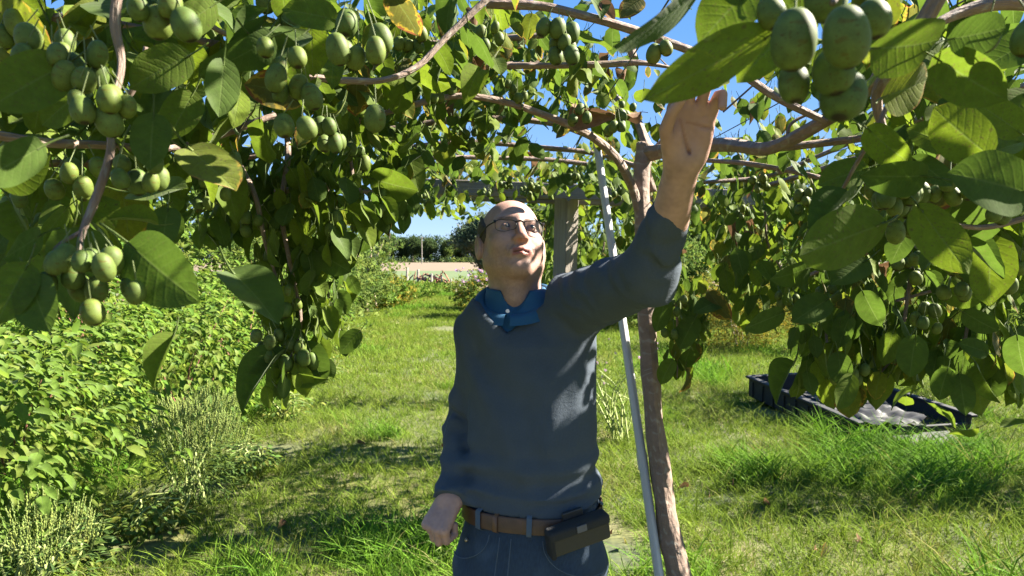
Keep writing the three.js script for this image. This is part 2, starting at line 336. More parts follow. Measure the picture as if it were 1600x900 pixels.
// ------------------------------------------------------------------ shrubs, weeds, trees
// leaf positions spread through the skin of a lumpy ellipsoid
function bushLeaves(c, rx, ry, rz, n, size, colors, { skin = 0.5, seed = 0, floor = 0.02, droop = 0.35, jag = 0.35 } = {}) {
  const out = [];
  while (out.length < n) {
    const d = rdir(), k = mix(1 - skin, 1, Math.sqrt(R())) * (1 + jag * noise(d.x * 2.3 + seed, d.y * 2.3, d.z * 2.3) + jag * 0.6 * noise(d.x * 6 + seed, d.y * 6, d.z * 6));
    const p = V(c.x + d.x * rx * k, c.y + d.y * ry * k, c.z + d.z * rz * k); if (p.y < floor) continue;
    const o = d.clone().setY(d.y * 0.4).add(V(rr(-0.7, 0.7), -droop + rr(-0.35, 0.35), rr(-0.7, 0.7)));
    out.push({ pos: p, tip: o, nrm: V(rr(-0.5, 0.5), 0.9, rr(-0.5, 0.5)).addScaledVector(d, 0.5), size: size * rr(0.65, 1.25), color: tint(pick(colors), 0.22) });
  }
  return out;
}
function stems(parent, base, c, rx, ry, rz, n, mat, name = 'stem') {
  for (let i = 0; i < n; i++) {
    const a = rr(0, 6.28), e = V(c.x + Math.cos(a) * rx * rr(0.3, 0.95), c.y + ry * rr(-0.1, 0.75), c.z + Math.sin(a) * rz * rr(0.3, 0.95)), b = V(base.x + rr(-0.12, 0.12), 0, base.z + rr(-0.12, 0.12));
    wpart(parent, name, tube([b, b.clone().lerp(e, 0.5).add(V(rr(-0.1, 0.1), 0.12, rr(-0.1, 0.1))), e], [0.009, 0.006, 0.0025], 8, 5, 0.1, i), mat);
  }
}
const leafTones = { dogwood: [[0.105, 0.18, 0.02], [0.125, 0.195, 0.022], [0.085, 0.155, 0.02], [0.15, 0.2, 0.03]], pale: [[0.13, 0.185, 0.035], [0.155, 0.2, 0.045], [0.105, 0.165, 0.035]], silver: [[0.095, 0.125, 0.06], [0.12, 0.15, 0.085], [0.07, 0.1, 0.05]], wood: [[0.05, 0.085, 0.025], [0.07, 0.105, 0.03], [0.045, 0.075, 0.028]], gold: [[0.2, 0.19, 0.03], [0.14, 0.17, 0.03], [0.26, 0.2, 0.025]] };
const hedgeMats = [leafMat.hedge, leafMat.hedge, leafMat.hedgeold];
function leafyShrub(pos, rx, h, rz, n, nParts, label, group, opts = {}) {
  const t = thing(opts.name || 'dogwood_shrub', label, 'shrub', pos, group), c = V(pos.x, h * 0.5, pos.z), size = opts.size || 0.082;
  stems(t, pos, c, rx * 0.9, h * 0.5, rz * 0.9, opts.stems ?? 6, opts.stemMat || redStem);
  const list = bushLeaves(c, rx, h * 0.5, rz, n, size, opts.tones || leafTones.dogwood, { seed: pos.x * 3 + pos.z, skin: 0.55, jag: 0.5 });
  const scored = list.map((l) => { const q = toPx(l.pos); return [q[0] > -20 && q[0] < 1620 && q[1] < 920 && q[2] > 0 ? -l.pos.distanceTo(camera.position) : -99 - R(), l]; }).sort((a, b) => b[0] - a[0]).map((e) => e[1]);
  const mats = hedgeMats;
  for (const l of scored.slice(0, nParts)) { const m = part(t, 'leaf', pick(shrubLeaf), pick(mats)); basis(l.pos.clone().sub(pos), l.tip, l.nrm, l.size * 1.05, m.matrix); m.matrix.decompose(m.position, m.quaternion, m.scale); }
  instances(t, 'foliage', shrubLeaf[0], foliageMat, scored.slice(nParts), pos);
  return t;
}
leafyShrub(V(-2.95, 0, -3.35), 0.95, 1.5, 0.9, 2300, 300, 'bright green dogwood shrub with red stems beside the spiky ragweed clump', 'dogwood hedge beside the grass path');
leafyShrub(V(-3.75, 0, -4.9), 1.15, 1.8, 1.0, 2500, 300, 'bright green dogwood shrub rising behind the spiky ragweed clump', 'dogwood hedge beside the grass path');
leafyShrub(V(-3.3, 0, -6.6), 1.05, 1.45, 1.1, 2000, 260, 'dogwood shrub at the path edge just past the ragweed clump', 'dogwood hedge beside the grass path');
leafyShrub(V(-4.9, 0, -7.5), 1.3, 2.3, 1.2, 3000, 100, 'taller dogwood shrub in the hedge second row with pale green leaves', 'dogwood hedge beside the grass path');
leafyShrub(V(-3.55, 0, -9.0), 1.0, 1.5, 1.3, 2200, 60, 'dogwood shrub in the hedge below the drooping vine curtain', 'dogwood hedge beside the grass path');
leafyShrub(V(-4.2, 0, -11.8), 1.2, 2.1, 1.4, 2200, 0, 'dogwood shrub beside the bare pale sapling stems', 'dogwood hedge beside the grass path');
leafyShrub(V(-6.4, 0, -10.2), 1.7, 2.9, 1.6, 3000, 0, 'big dogwood shrub in the second row behind the hedge', 'dogwood hedge beside the grass path');
leafyShrub(V(-4.9, 0, -1.9), 1.2, 1.5, 1.1, 1400, 0, 'dogwood shrub at the start of the hedge, nearest the arbor', 'dogwood hedge beside the grass path');

// ragweed: many upright yellow-green flower spikes above feathery leaves
function ragweed(pos, r, h, nSpikes, label) {
  const t = thing('ragweed_plant', label, 'weed', pos, 'ragweed plants along the hedge foot');
  stems(t, pos, V(pos.x, h * 0.5, pos.z), r, h * 0.45, r, 12, stalkMat);
  const sp = []; for (let k = 0; k < 6; k++) { const q = new THREE.IcosahedronGeometry(0.0034, 0); q.scale(1, 2.0, 1); q.translate(0.002 * Math.sin(k * 2.4), 0.012 + k * 0.013, 0.002 * Math.cos(k * 2.4)); sp.push(q.toNonIndexed ? q : q); }
  const spikeG = mergeGeometries([...sp, new THREE.CylinderGeometry(0.0012, 0.0018, 0.1, 4).toNonIndexed().translate(0, 0.04, 0)]), spikes = [];
  for (let i = 0; i < nSpikes; i++) {
    const a = rr(0, 6.28), k = Math.sqrt(R()), x = pos.x + Math.cos(a) * r * k, z = pos.z + Math.sin(a) * r * k;
    const y = h * (0.62 + 0.38 * Math.sqrt(1 - k * k * 0.9)) * (0.82 + 0.25 * noise(x * 5, z * 5)) - R() * 0.1;
    spikes.push({ pos: V(x, y, z), tip: V(Math.cos(a) * k * 0.35 + rr(-0.12, 0.12), 1, Math.sin(a) * k * 0.35 + rr(-0.12, 0.12)), nrm: V(0, 0.2, 1), size: rr(0.75, 1.35), color: tint([0.14, 0.18, 0.035], 0.25) });
  }
  instances(t, 'flower_spike', spikeG, std(0xffffff, 0.85), spikes, pos);
  instances(t, 'foliage', narrowLeaf, foliageMat, bushLeaves(V(pos.x, h * 0.4, pos.z), r * 1.05, h * 0.5, r * 1.05, nSpikes * 3, 0.055, [[0.075, 0.125, 0.025], [0.1, 0.145, 0.03], [0.06, 0.105, 0.025]], { skin: 0.7, jag: 0.4, droop: 0 }), pos);
  return t;
}
ragweed(G(300, 790), 0.36, 0.78, 520, 'domed ragweed clump thick with pale yellow-green flower spikes');
ragweed(V(-2.15, 0, -2.95), 0.26, 0.62, 180, 'sparse ragweed with a few tall spikes in front of the dogwood leaves');
ragweed(V(-2.6, 0, -5.6), 0.28, 0.6, 150, 'ragweed growing behind the big domed clump');
// low leafy weeds at the hedge foot
for (const [px, py, r, h, label] of [[120, 880, 0.24, 0.3, 'low broadleaf weed beside the sparse ragweed'], [240, 835, 0.22, 0.26, 'low broadleaf weed on bare soil below the ragweed clump'], [385, 745, 0.24, 0.3, 'low weed at the shaded foot of the hedge'], [440, 660, 0.3, 0.4, 'leafy weed beside the path at the hedge corner'], [500, 600, 0.35, 0.45, 'leafy weed under the drooping vine curtain'], [545, 550, 0.45, 0.6, 'yellowing leafy weed along the middle of the hedge'], [60, 930, 0.22, 0.3, 'low weed at the corner of the hedge']]) {
  const p = G(px, py), t = thing('leafy_weed', label, 'weed', p, 'weeds at the hedge foot');
  stems(t, p, V(p.x, h * 0.5, p.z), r, h * 0.5, r, 6, stalkMat);
  const l = bushLeaves(V(p.x, h * 0.42, p.z), r, h * 0.55, r, 260, 0.05, [[0.1, 0.17, 0.03], [0.075, 0.13, 0.03], [0.16, 0.18, 0.04]], { skin: 0.85, jag: 0.5, droop: 0.1 });
  for (const q of l.slice(0, 40)) { const m = part(t, 'leaf', shrubLeaf[1], pick([leafMat.green, leafMat.lime, leafMat.yellow])); basis(q.pos.clone().sub(p), q.tip, q.nrm, q.size, m.matrix); m.matrix.decompose(m.position, m.quaternion, m.scale); }
  instances(t, 'foliage', shrubLeaf[0], foliageMat, l.slice(40), p);
}
// bushes and trees farther off
function bush(name, pos, rx, h, rz, n, size, tones, label, group, cat = 'shrub', geo = null, extra = {}) {
  const t = thing(name, label, cat, pos, group);
  stems(t, pos, V(pos.x, h * 0.5, pos.z), rx * 0.7, h * 0.4, rz * 0.7, 6, dryStem);
  instances(t, 'foliage', geo || sprigs.mid, foliageMat, bushLeaves(V(pos.x, h * 0.48, pos.z), rx, h * 0.52, rz, n, size, tones, { skin: 0.6, jag: 0.6, seed: pos.z, ...extra }), pos);
  return t;
}
const sprigs = { mid: sprig(7, 0.8, 0.75, 3), far: sprig(16, 0.9, 0.5, 4), narrow: sprig(9, 0.8, 0.9, 5, narrowLeaf) };
const pathBushes = 'bushes along the far end of the path';
bush('bush', V(-4.6, 0, -15), 1.5, 2.1, 1.6, 900, 0.13, leafTones.pale, 'pale green bush around the bare sapling stems', pathBushes);
bush('bush', V(-5.0, 0, -19.5), 1.7, 2.7, 1.8, 900, 0.15, leafTones.pale, 'tall pale bush with silvery leaves beside the path bend', pathBushes);
bush('bush', V(-6.4, 0, -13.4), 1.7, 3.3, 1.6, 1300, 0.15, leafTones.pale, 'tall pale green bush between hedge and sapling', pathBushes);
bush('bush', V(-8.8, 0, -11.5), 1.9, 3.5, 1.7, 1300, 0.15, leafTones.dogwood, 'tall bright green bush behind the second hedge row', pathBushes);
bush('bush', V(-6.6, 0, -6.4), 1.6, 2.7, 1.4, 1300, 0.12, leafTones.dogwood, 'tall bright bush behind the taller dogwood', pathBushes);
bush('bush', V(-4.4, 0, -22.5), 1.2, 1.05, 1.8, 700, 0.15, leafTones.gold.concat(leafTones.dogwood), 'yellowing low bush at the path edge before the fence', pathBushes);
bush('bush', V(-4.7, 0, -28), 1.5, 0.6, 2, 600, 0.17, leafTones.dogwood, 'low bright green bush in front of the fence posts', pathBushes);
bush('bush', V(-4.0, 0, -33), 1.3, 0.42, 1.5, 500, 0.18, leafTones.dogwood, 'small bright green bush at the foot of the last fence posts', pathBushes);
bush('bush', V(-6.6, 0, -24), 2.0, 3.0, 2, 900, 0.18, leafTones.silver, 'grey-green bush behind the yellowing low bush', pathBushes);
bush('aster_bush', V(-0.85, 0, -19), 0.9, 1.35, 0.9, 700, 0.1, leafTones.gold.concat(leafTones.pale), 'flowering aster bush with purple blooms beside the grass path', 'asters in bloom');
bush('goldenrod', V(4.2, 0, -12.2), 1.1, 1.5, 0.9, 1000, 0.09, leafTones.gold, 'yellow goldenrod clump in the gap between the vine curtains', 'goldenrod clumps', 'wildflower', sprigs.narrow);
bush('goldenrod', V(6.6, 0, -11.5), 1.4, 1.4, 0.9, 900, 0.1, leafTones.gold.concat(leafTones.pale), 'goldenrod clump half hidden behind the low vine curtain', 'goldenrod clumps', 'wildflower', sprigs.narrow);
bush('bush', V(9.5, 0, -10.5), 2.2, 1.7, 1.3, 1000, 0.14, leafTones.pale, 'wide pale bush behind the black cart bed', 'bushes behind the vine row');
bush('bush', V(2.4, 0, -16), 1.5, 1.9, 1.2, 900, 0.13, leafTones.pale, 'pale bush behind the bare vine trunk', 'bushes behind the vine row');
bush('bush', V(3.9, 0, -18.5), 1.8, 2.7, 1.4, 1100, 0.16, leafTones.pale, 'tall pale bush behind the goldenrod', 'bushes behind the vine row');
bush('bush', V(7.4, 0, -17.5), 2.0, 2.9, 1.5, 1100, 0.17, leafTones.dogwood, 'tall bright bush behind the half hidden goldenrod', 'bushes behind the vine row');
bush('bush', V(1.0, 0, -22), 1.7, 2.5, 1.4, 1000, 0.17, leafTones.pale, 'tall pale bush seen past the timber post', 'bushes behind the vine row');
bush('bush', V(12, 0, -14), 3, 2.4, 2, 900, 0.2, leafTones.dogwood, 'big bright green bush at the end of the vine row', 'bushes behind the vine row');
// purple asters
const petalMat = std(lin(0.36, 0.16, 0.45), 0.7), eyeMat = std(lin(0.5, 0.33, 0.04), 0.8);
const asterG = (() => { const gs = []; for (let i = 0; i < 9; i++) { const g = narrowLeaf.clone(); g.scale(1.2, 1, 1); g.applyMatrix4(basis(V(0, 0, 0), V(Math.cos(i * 0.698), Math.sin(i * 0.698), 0.25), V(0, 0, 1), 1)); gs.push(g); } return mergeGeometries(gs); })();
function asters(t, list, size) {
  for (const p of list) {
    const m = part(t, 'flower', asterG, petalMat), q = p.clone().sub(t.position); m.position.copy(q); m.quaternion.setFromUnitVectors(V(0, 0, 1), V(rr(-0.4, 0.4), 0.5, 0.8).normalize()); m.scale.setScalar(size * rr(0.8, 1.3));
    const e = part(m, 'flower_eye', new THREE.SphereGeometry(0.3, 6, 4), eyeMat); e.scale.z = 0.5; e.position.z = 0.1;
  }
}
asters(scene.getObjectByName('aster_bush'), Array.from({ length: 26 }, () => V(-0.85 + rr(-0.7, 0.55), rr(1.0, 1.42), -18.3 + rr(-0.3, 0.25))), 0.045);
const aster2 = thing('aster_plant', 'thin aster plant with small mauve flowers behind the leaning pole', 'wildflower', V(0.95, 0, -6.0), 'asters in bloom');
stems(aster2, V(0.95, 0, -6), V(0.95, 0.45, -6), 0.35, 0.4, 0.3, 12, stalkMat);
instances(aster2, 'foliage', narrowLeaf, foliageMat, bushLeaves(V(0.95, 0.45, -6), 0.36, 0.5, 0.3, 420, 0.055, leafTones.pale, { skin: 0.9 }), V(0.95, 0, -6));
asters(aster2, Array.from({ length: 22 }, () => V(0.95 + rr(-0.36, 0.36), rr(0.55, 1.0), -5.75 + rr(-0.25, 0.15))), 0.014);

function tree(name, pos, h, rx, crownY, ry, n, size, tones, label, group, geo, forks = 5) {
  const t = thing(name, label, 'tree', pos, group), tr = h * 0.022;
  wpart(t, 'trunk', tube([V(pos.x, -0.05, pos.z), V(pos.x + rr(-0.1, 0.1) * h * 0.1, h * 0.4, pos.z), V(pos.x + rr(-0.2, 0.2) * h * 0.2, h * 0.82, pos.z)], [tr, tr * 0.75, tr * 0.25], 10, 7, 0.1, pos.x), bark);
  for (let i = 0; i < forks; i++) { const a = i * 2.4 + rr(0, 1), y0 = h * rr(0.25, 0.6); wpart(t, 'limb', tube([V(pos.x, y0, pos.z), V(pos.x + Math.cos(a) * rx * 0.4, y0 + h * 0.12, pos.z + Math.sin(a) * rx * 0.4), V(pos.x + Math.cos(a) * rx * 0.8, y0 + h * rr(0.12, 0.3), pos.z + Math.sin(a) * rx * 0.8)], [tr * 0.4, tr * 0.28, tr * 0.1], 8, 5, 0.1, i), bark); }
  const list = [], lobes = 9, ls = Array.from({ length: lobes }, () => { const d = rdir(), k = rr(0.35, 0.75); return V(pos.x + d.x * rx * k, crownY + d.y * ry * k, pos.z + d.z * rx * k); });
  for (const c of ls) list.push(...bushLeaves(c, rx * rr(0.36, 0.55), ry * rr(0.32, 0.5), rx * rr(0.36, 0.55), Math.floor(n / lobes), size, tones, { skin: 0.6, jag: 0.6, seed: c.x, droop: 0.2 }));
  instances(t, 'crown', geo, foliageMat, list, pos); return t;
}
const behindHedge = 'trees rising behind the hedge';
tree('tree', V(-9.5, 0, -14), 5.2, 2.3, 3.2, 1.9, 1500, 0.24, leafTones.pale, 'loose pale green tree rising behind the tall dogwoods', behindHedge, sprigs.mid);
tree('tree', V(-13, 0, -17), 6.5, 2.8, 4.0, 2.5, 1500, 0.28, leafTones.dogwood, 'bright green tree at the far side of the hedge', behindHedge, sprigs.mid);
tree('tree', V(-7.8, 0, -21), 4.6, 1.9, 2.9, 1.7, 1200, 0.24, leafTones.silver.concat(leafTones.pale), 'small grey-green tree behind the bare sapling', behindHedge, sprigs.mid);
tree('tree', V(-14, 0, -11), 6, 2.6, 3.6, 2.3, 1300, 0.26, leafTones.pale, 'pale tree beside the bright green tree past the hedge', behindHedge, sprigs.mid);
tree('olive_tree', V(-2.0, 0, -41), 4.9, 1.9, 2.7, 1.75, 2100, 0.24, leafTones.silver, 'round grey-green tree standing alone past the aster bush', null, sprigs.mid);
const farRight = 'dark trees beyond the vine row';
for (const [x, z, h, l] of [[7.5, -30, 6.2, 'dark tree beyond the goldenrod, between pole and vine curtain'], [12.5, -33, 7, 'tall dark tree beyond the right-most goldenrod'], [19, -30, 7.5, 'dark tree past the big bright bush'], [2.5, -36, 5.5, 'dark tree behind the arbor post']])
  tree('dark_tree', V(x, 0, z), h, h * 0.42, h * 0.56, h * 0.42, 1500, 0.3, leafTones.wood, l.replace('right-most ', 'half hidden '), farRight, sprigs.mid);
// the wood across the fields
{
  const protos = [0, 1, 2].map((k) => {
    const h = [15, 17, 13.5][k], t = tree('wood_tree', V(0, 0, 0), h, h * 0.3, h * 0.52, h * 0.46, 800, 1.0, leafTones.wood.concat(k === 1 ? leafTones.pale : []), 'tall leafy tree in the wood across the fields', 'trees of the far wood', sprigs.far, 2); return t;
  });
  let used = 0;
  for (let i = 0; i < 46; i++) {
    const row = i % 2, x = -150 + i * 5.4 + rr(-2, 2), z = -345 - row * 9 - rr(0, 6) + Math.abs(x + 40) * 0.05, t = used < 3 ? protos[used] : protos[i % 3].clone();
    if (used >= 3) { t.name = numbered('wood_tree'); scene.add(t); }
    t.position.set(x, 0, z); t.rotation.y = rr(0, 6); t.scale.set(rr(0.9, 1.25), rr(0.85, 1.12), rr(0.9, 1.25)); used++;
  }
  const edge = []; for (let i = 0; i < 900; i++) edge.push({ pos: V(rr(-165, 110), rr(0.2, 3.5) * R(), -338 - rr(0, 6)), tip: rdir(), nrm: rdir(), size: rr(0.8, 1.5), color: tint(pick(leafTones.wood.concat(leafTones.pale)), 0.2) });
  tag(instances(scene, 'undergrowth', sprigs.far, foliageMat, edge), 'dark undergrowth along the edge of the far wood', 'undergrowth', null, 'stuff');
  const mass = []; for (let i = 0; i < 7000; i++) mass.push({ pos: V(rr(-260, 320), rr(0.5, 13.5), -366 - rr(0, 8)), tip: rdir(), nrm: rdir(), size: rr(1.3, 2.2), color: tint(pick(leafTones.wood), 0.2) });
  tag(instances(scene, 'forest', sprigs.far, foliageMat, mass), 'deep mass of the wood behind its front trees', 'forest', null, 'stuff');
}
// bare sapling
{
  const b = G(574, 492), t = thing('bare_sapling', 'bare pale sapling with forked leafless stems among the bushes', 'sapling', b);
  const g = (a, r) => tube(a.map(([x, y, k]) => { const q = P(x, y, -b.z * (k || 1)); return q; }), r, 12, 5, 0.1, a[0][0]);
  wpart(t, 'stem', tube([b.clone(), P(573, 455, -b.z), P(574, 425, -b.z)], [0.045, 0.04, 0.035], 8, 6), dryStem);
  for (const [i, a] of [[[574, 425], [566, 408], [556, 396]], [[574, 425], [580, 400], [578, 372]], [[574, 425], [588, 402], [598, 380]], [[588, 478], [584, 450], [580, 424]]].entries()) wpart(t, i < 3 ? 'branch' : 'stem', g(a, [0.03, 0.02, 0.01]), dryStem);
}
// fence posts in the distance
{
  const wood = std(lin(0.22, 0.2, 0.17), 0.9);
  for (const [i, [px, top, bot, w]] of [[653, 421, 446, 4], [674, 427, 450, 4], [690, 432, 455, 3.6], [704, 436, 458, 3.2], [712, 441, 462, 2.8], [718, 444, 464, 2.6], [723, 446, 466, 2.6], [636, 418, 444, 4]].entries()) {
    const b = G(px, bot), h = (bot - top) / FPX * -b.z, r = w / FPX * -b.z / 2;
    const t = thing('fence_post', 'weathered round fence post between the far bushes and the field', 'post', b, 'fence posts at the field edge');
    part(t, 'post', tube([V(0, -0.05, 0), V(0.01, h * 0.5, 0), V(0.02, h, 0)], [r, r * 0.95, r * 0.9], 6, 7, 0.1, i), wood);
  }
  const b = V(-31, 0, -230), t = thing('utility_pole', 'tall wooden utility pole with a crossarm standing in the far field', 'pole', b);
  part(t, 'pole', tube([V(0, 0, 0), V(0, 5, 0), V(0, 9.5, 0)], [0.17, 0.15, 0.12], 6, 7), wood);
  part(t, 'crossarm', new THREE.BoxGeometry(2.2, 0.16, 0.14).translate(0, 9.0, 0.16), wood);
  for (const x of [-0.95, 0.95]) part(t, 'insulator', new THREE.CylinderGeometry(0.06, 0.08, 0.25, 6).translate(x, 9.2, 0.16), wood);
  // brown heap by the fence
  const hp = G(668, 446), heap = thing('brush_heap', 'low reddish brown heap of brush beside a fence post', 'heap', hp);
  for (let i = 0; i < 30; i++) { const a = V(rr(-1.6, 1.6), 0.02, rr(-0.5, 0.5)), e = V(a.x * 0.4 + rr(-0.8, 0.8), rr(0.3, 1.0), rr(-0.3, 0.3)); part(heap, 'branch', tube([a, a.clone().lerp(e, 0.5).add(V(0, 0.1, 0)), e], [0.05, 0.045, 0.03], 5, 5, 0.1, i), std(lin(0.26, 0.12, 0.075), 0.95)); }
}

// ------------------------------------------------------------------ arbor: timber post and beam, wires
const greyWoodMap = dtex(128, 256, (u, v) => {
  const g = tn((u * 4) % 1, v * 0.5, 8, 3) * 0.4 + noise(u * 70, v * 6, 4) * 0.4 + noise(u * 20, v * 2, 9) * 0.3, k = 1 + 0.5 * g, crack = sst(0.38, 0.5, noise(u * 26, v * 2.2, 11));
  return [0.18 * k, 0.155 * k, 0.13 * k].map((q) => l2s(Math.max(0.01, q * (1 - 0.6 * crack))));
});
const greyWoodBump = dtex(128, 256, (u, v) => { const h = 0.5 + noise(u * 70, v * 6, 4) * 0.4 - 0.5 * sst(0.38, 0.5, noise(u * 26, v * 2.2, 11)); return [h, h, h]; }, false);
const greyWood = std(0xffffff, 0.9, { map: greyWoodMap, bumpMap: greyWoodBump, bumpScale: 0.008 });
const galv = new THREE.MeshStandardMaterial({ color: lin(0.42, 0.42, 0.43), roughness: 0.55, metalness: 0.25 });
const wireMat = std(lin(0.12, 0.12, 0.125), 0.5, { metalness: 0.7 });
function box(w, h, d, r = 0.006) { const g = new RoundedBoxGeometry(w, h, d, 1, r), p = g.attributes.position, n = g.attributes.normal, uv = []; for (let i = 0; i < p.count; i++) { const ax = Math.abs(n.getX(i)) > 0.6; uv.push((ax ? p.getZ(i) : p.getX(i)) / 0.2, (w > h && w > d ? p.getY(i) : p.getY(i)) / 0.9); } g.setAttribute('uv', new THREE.Float32BufferAttribute(uv, 2)); return g; }
{
  const base = V(0.33, 0, -4.3), t = thing('timber_arbor', 'weathered grey timber arbor post carrying a horizontal beam', 'arbor', base);
  const post = part(t, 'post', box(0.112, 2.2, 0.112), greyWood); post.position.y = 1.0; post.rotation.set(0, 0.72, -0.028);
  const beam = part(t, 'beam', (() => { const g = box(2.9, 0.095, 0.045), uv = g.attributes.uv, p = g.attributes.position; for (let i = 0; i < uv.count; i++) uv.setXY(i, (p.getY(i) + p.getZ(i)) / 0.2, p.getX(i) / 0.9); return g; })(), greyWood); beam.position.set(0.3, 2.06, 0.12); beam.rotation.set(0, 0.05, -0.03);
  const beam2 = part(t, 'beam', beam.geometry, greyWood); beam2.position.set(0.3, 2.05, -0.12); beam2.rotation.set(0, 0.05, -0.03);
  for (const y of [2.02, 2.09]) part(t, 'bolt', new THREE.CylinderGeometry(0.011, 0.011, 0.02, 8).rotateX(Math.PI / 2).translate(0.02, y, 0.15), wireMat);
  for (const [x, y] of [[-0.95, 2.15], [-0.45, 2.16], [0.25, 2.15], [0.75, 2.14], [1.35, 2.13]]) {
    const pts = []; for (let k = 0; k <= 6; k++) pts.push(V(x + k * 0.01, y - 0.05 * Math.sin(k / 6 * Math.PI), -4.3 + k * 1.3));
    const w = thing('trellis_wire', 'thin steel trellis wire strung overhead to the timber beam', 'wire', pts[0], 'wires strung over the arbor'); wpart(w, 'wire', tube(pts, [0.0018, 0.0018], 30, 5, 0), wireMat);
  }
  // leaning metal pole
  const pt = P(926, 182, 2.35), p1 = P(958, 400, 2.2), pb = P(1030, 900, 1.98), dir = pb.clone().sub(p1).normalize(), foot = pb.clone().addScaledVector(dir, pb.y / -dir.y);
  const pole = thing('metal_pole', 'slim galvanised metal pole leaning beside the vine trunk', 'pole', V(foot.x, 0, foot.z));
  wpart(pole, 'tube', tube([foot, pb, p1, pt], [0.0145, 0.0145, 0.0135, 0.0125], 40, 12, 0.01), galv);
  for (const t0 of [0.22, 0.55]) { const q = pb.clone().lerp(pt, t0), c = part(pole, 'coupling', new THREE.CylinderGeometry(0.0165, 0.0165, 0.05, 12), galv); c.position.copy(q).sub(pole.position); c.quaternion.setFromUnitVectors(V(0, 1, 0), pt.clone().sub(p1).normalize()); }
}

// ------------------------------------------------------------------ kiwi vines
const kiwiLeaf = [0, 1, 2, 3, 4, 5].map((s) => blade({ width: [0.74, 0.66, 0.8, 0.7, 0.62, 0.76][s], belly: [0.42, 0.46, 0.4, 0.38, 0.45, 0.5][s], heart: 0.1, cup: [0.16, 0.3, 0.08, 0.45, -0.14, 0.22][s], droop: [0.15, 0.28, 0.05, 0.35, 0.22, -0.08][s], wave: [0.03, 0.025, 0.04, 0.05, 0.03, 0.03][s], petiole: 0.55, seed: s + 20, twist: [0.2, -0.3, 0.1, 0.4, -0.1, 0.3][s] }));
const heroLeaf = [0, 1, 2, 3].map((s) => blade({ nL: 16, nW: 8, width: [0.62, 0.76, 0.7, 0.5][s], belly: [0.45, 0.45, 0.4, 0.42][s], heart: 0.12, cup: [0.1, 0.14, 0.25, 0.8][s], droop: [0.06, 0.12, 0.22, 0.3][s], wave: 0.022, petiole: 0.5, seed: s + 40, twist: [0.15, -0.15, 0.25, 0.3][s] }));
for (let k = 0; k < 5; k++) kiwiLeaf.push(blade({ width: rr(0.55, 0.85), belly: rr(0.36, 0.52), heart: rr(0.02, 0.16), cup: rr(-0.25, 0.7), droop: rr(-0.1, 0.5), wave: rr(0.02, 0.08), petiole: rr(0.4, 0.7), seed: k + 90, twist: rr(-0.6, 0.6) }));
heroLeaf.push(blade({ nL: 16, nW: 8, width: 0.4, belly: 0.5, heart: 0.05, cup: 0.06, droop: 0.05, wave: 0.012, petiole: 0.3, seed: 71, twist: 0.1 }));
const curlLeaf = [0, 1].map((s) => blade({ width: 0.6, belly: 0.45, cup: 1.3, droop: 0.55, wave: 0.12, petiole: 0.4, seed: s + 60, twist: 0.9 }));
// fruit: smooth oval berry with a short beak and a dark dry tip
function fruitGeo(nS, nR) {
  const pr = []; for (let i = 0; i <= nR; i++) { const t = i / nR, a = t * Math.PI, r = 0.41 * Math.pow(Math.sin(a), 0.86) * (1 + 0.05 * Math.cos(a)); pr.push(new THREE.Vector2(Math.max(0.0001, r), -0.5 * Math.cos(a) * (t < 0.07 ? 1.03 : 1))); }
  const g = new THREE.LatheGeometry(pr, nS), p = g.attributes.position, c = [];
  for (let i = 0; i < p.count; i++) { const y = p.getY(i), x = p.getX(i), z = p.getZ(i), s = 1 + 0.035 * Math.sin(Math.atan2(z, x) * 2 + 0.6) + 0.02 * noise(x * 4, y * 4, z * 4); p.setX(i, x * s); p.setZ(i, z * s); const e = sst(-0.462, -0.49, y), q = 1 + 0.25 * noise(x * 5, y * 5, z * 5); c.push(mix(0.095 * q, 0.03, e), mix(0.135 * q, 0.024, e), mix(0.026 * q, 0.012, e)); }
  g.setAttribute('color', new THREE.Float32BufferAttribute(c, 3)); g.computeVertexNormals(); return g;
}
const fruitG = fruitGeo(16, 12), fruitFine = fruitGeo(36, 28);
const fruitSkin = dtex(128, 128, (u, v) => { const n = 1 + 0.14 * tn(u, v, 6, 3) + 0.1 * noise(u * 60, v * 60, 5), sp = sst(0.4, 0.55, noise(u * 34, v * 34, 2)), sc = sst(0.42, 0.5, noise(u * 7, v * 11, 8)); return [0.92 * n - 0.1 * sp, 0.92 * n - 0.28 * sp - 0.12 * sc, 0.92 * n - 0.4 * sp - 0.2 * sc]; });
const fruitMat = [[1, 1, 1], [0.82, 0.9, 0.85], [1.15, 1.1, 0.9]].map((c) => new THREE.MeshPhysicalMaterial({ color: lin(...c), vertexColors: true, map: fruitSkin, roughness: 0.62, clearcoat: 0.04, clearcoatRoughness: 0.5, specularIntensity: 0.45 }));
const fruitStalk = new THREE.CylinderGeometry(0.03, 0.026, 1, 5), fruitStalkMat = std(lin(0.1, 0.125, 0.04), 0.75);

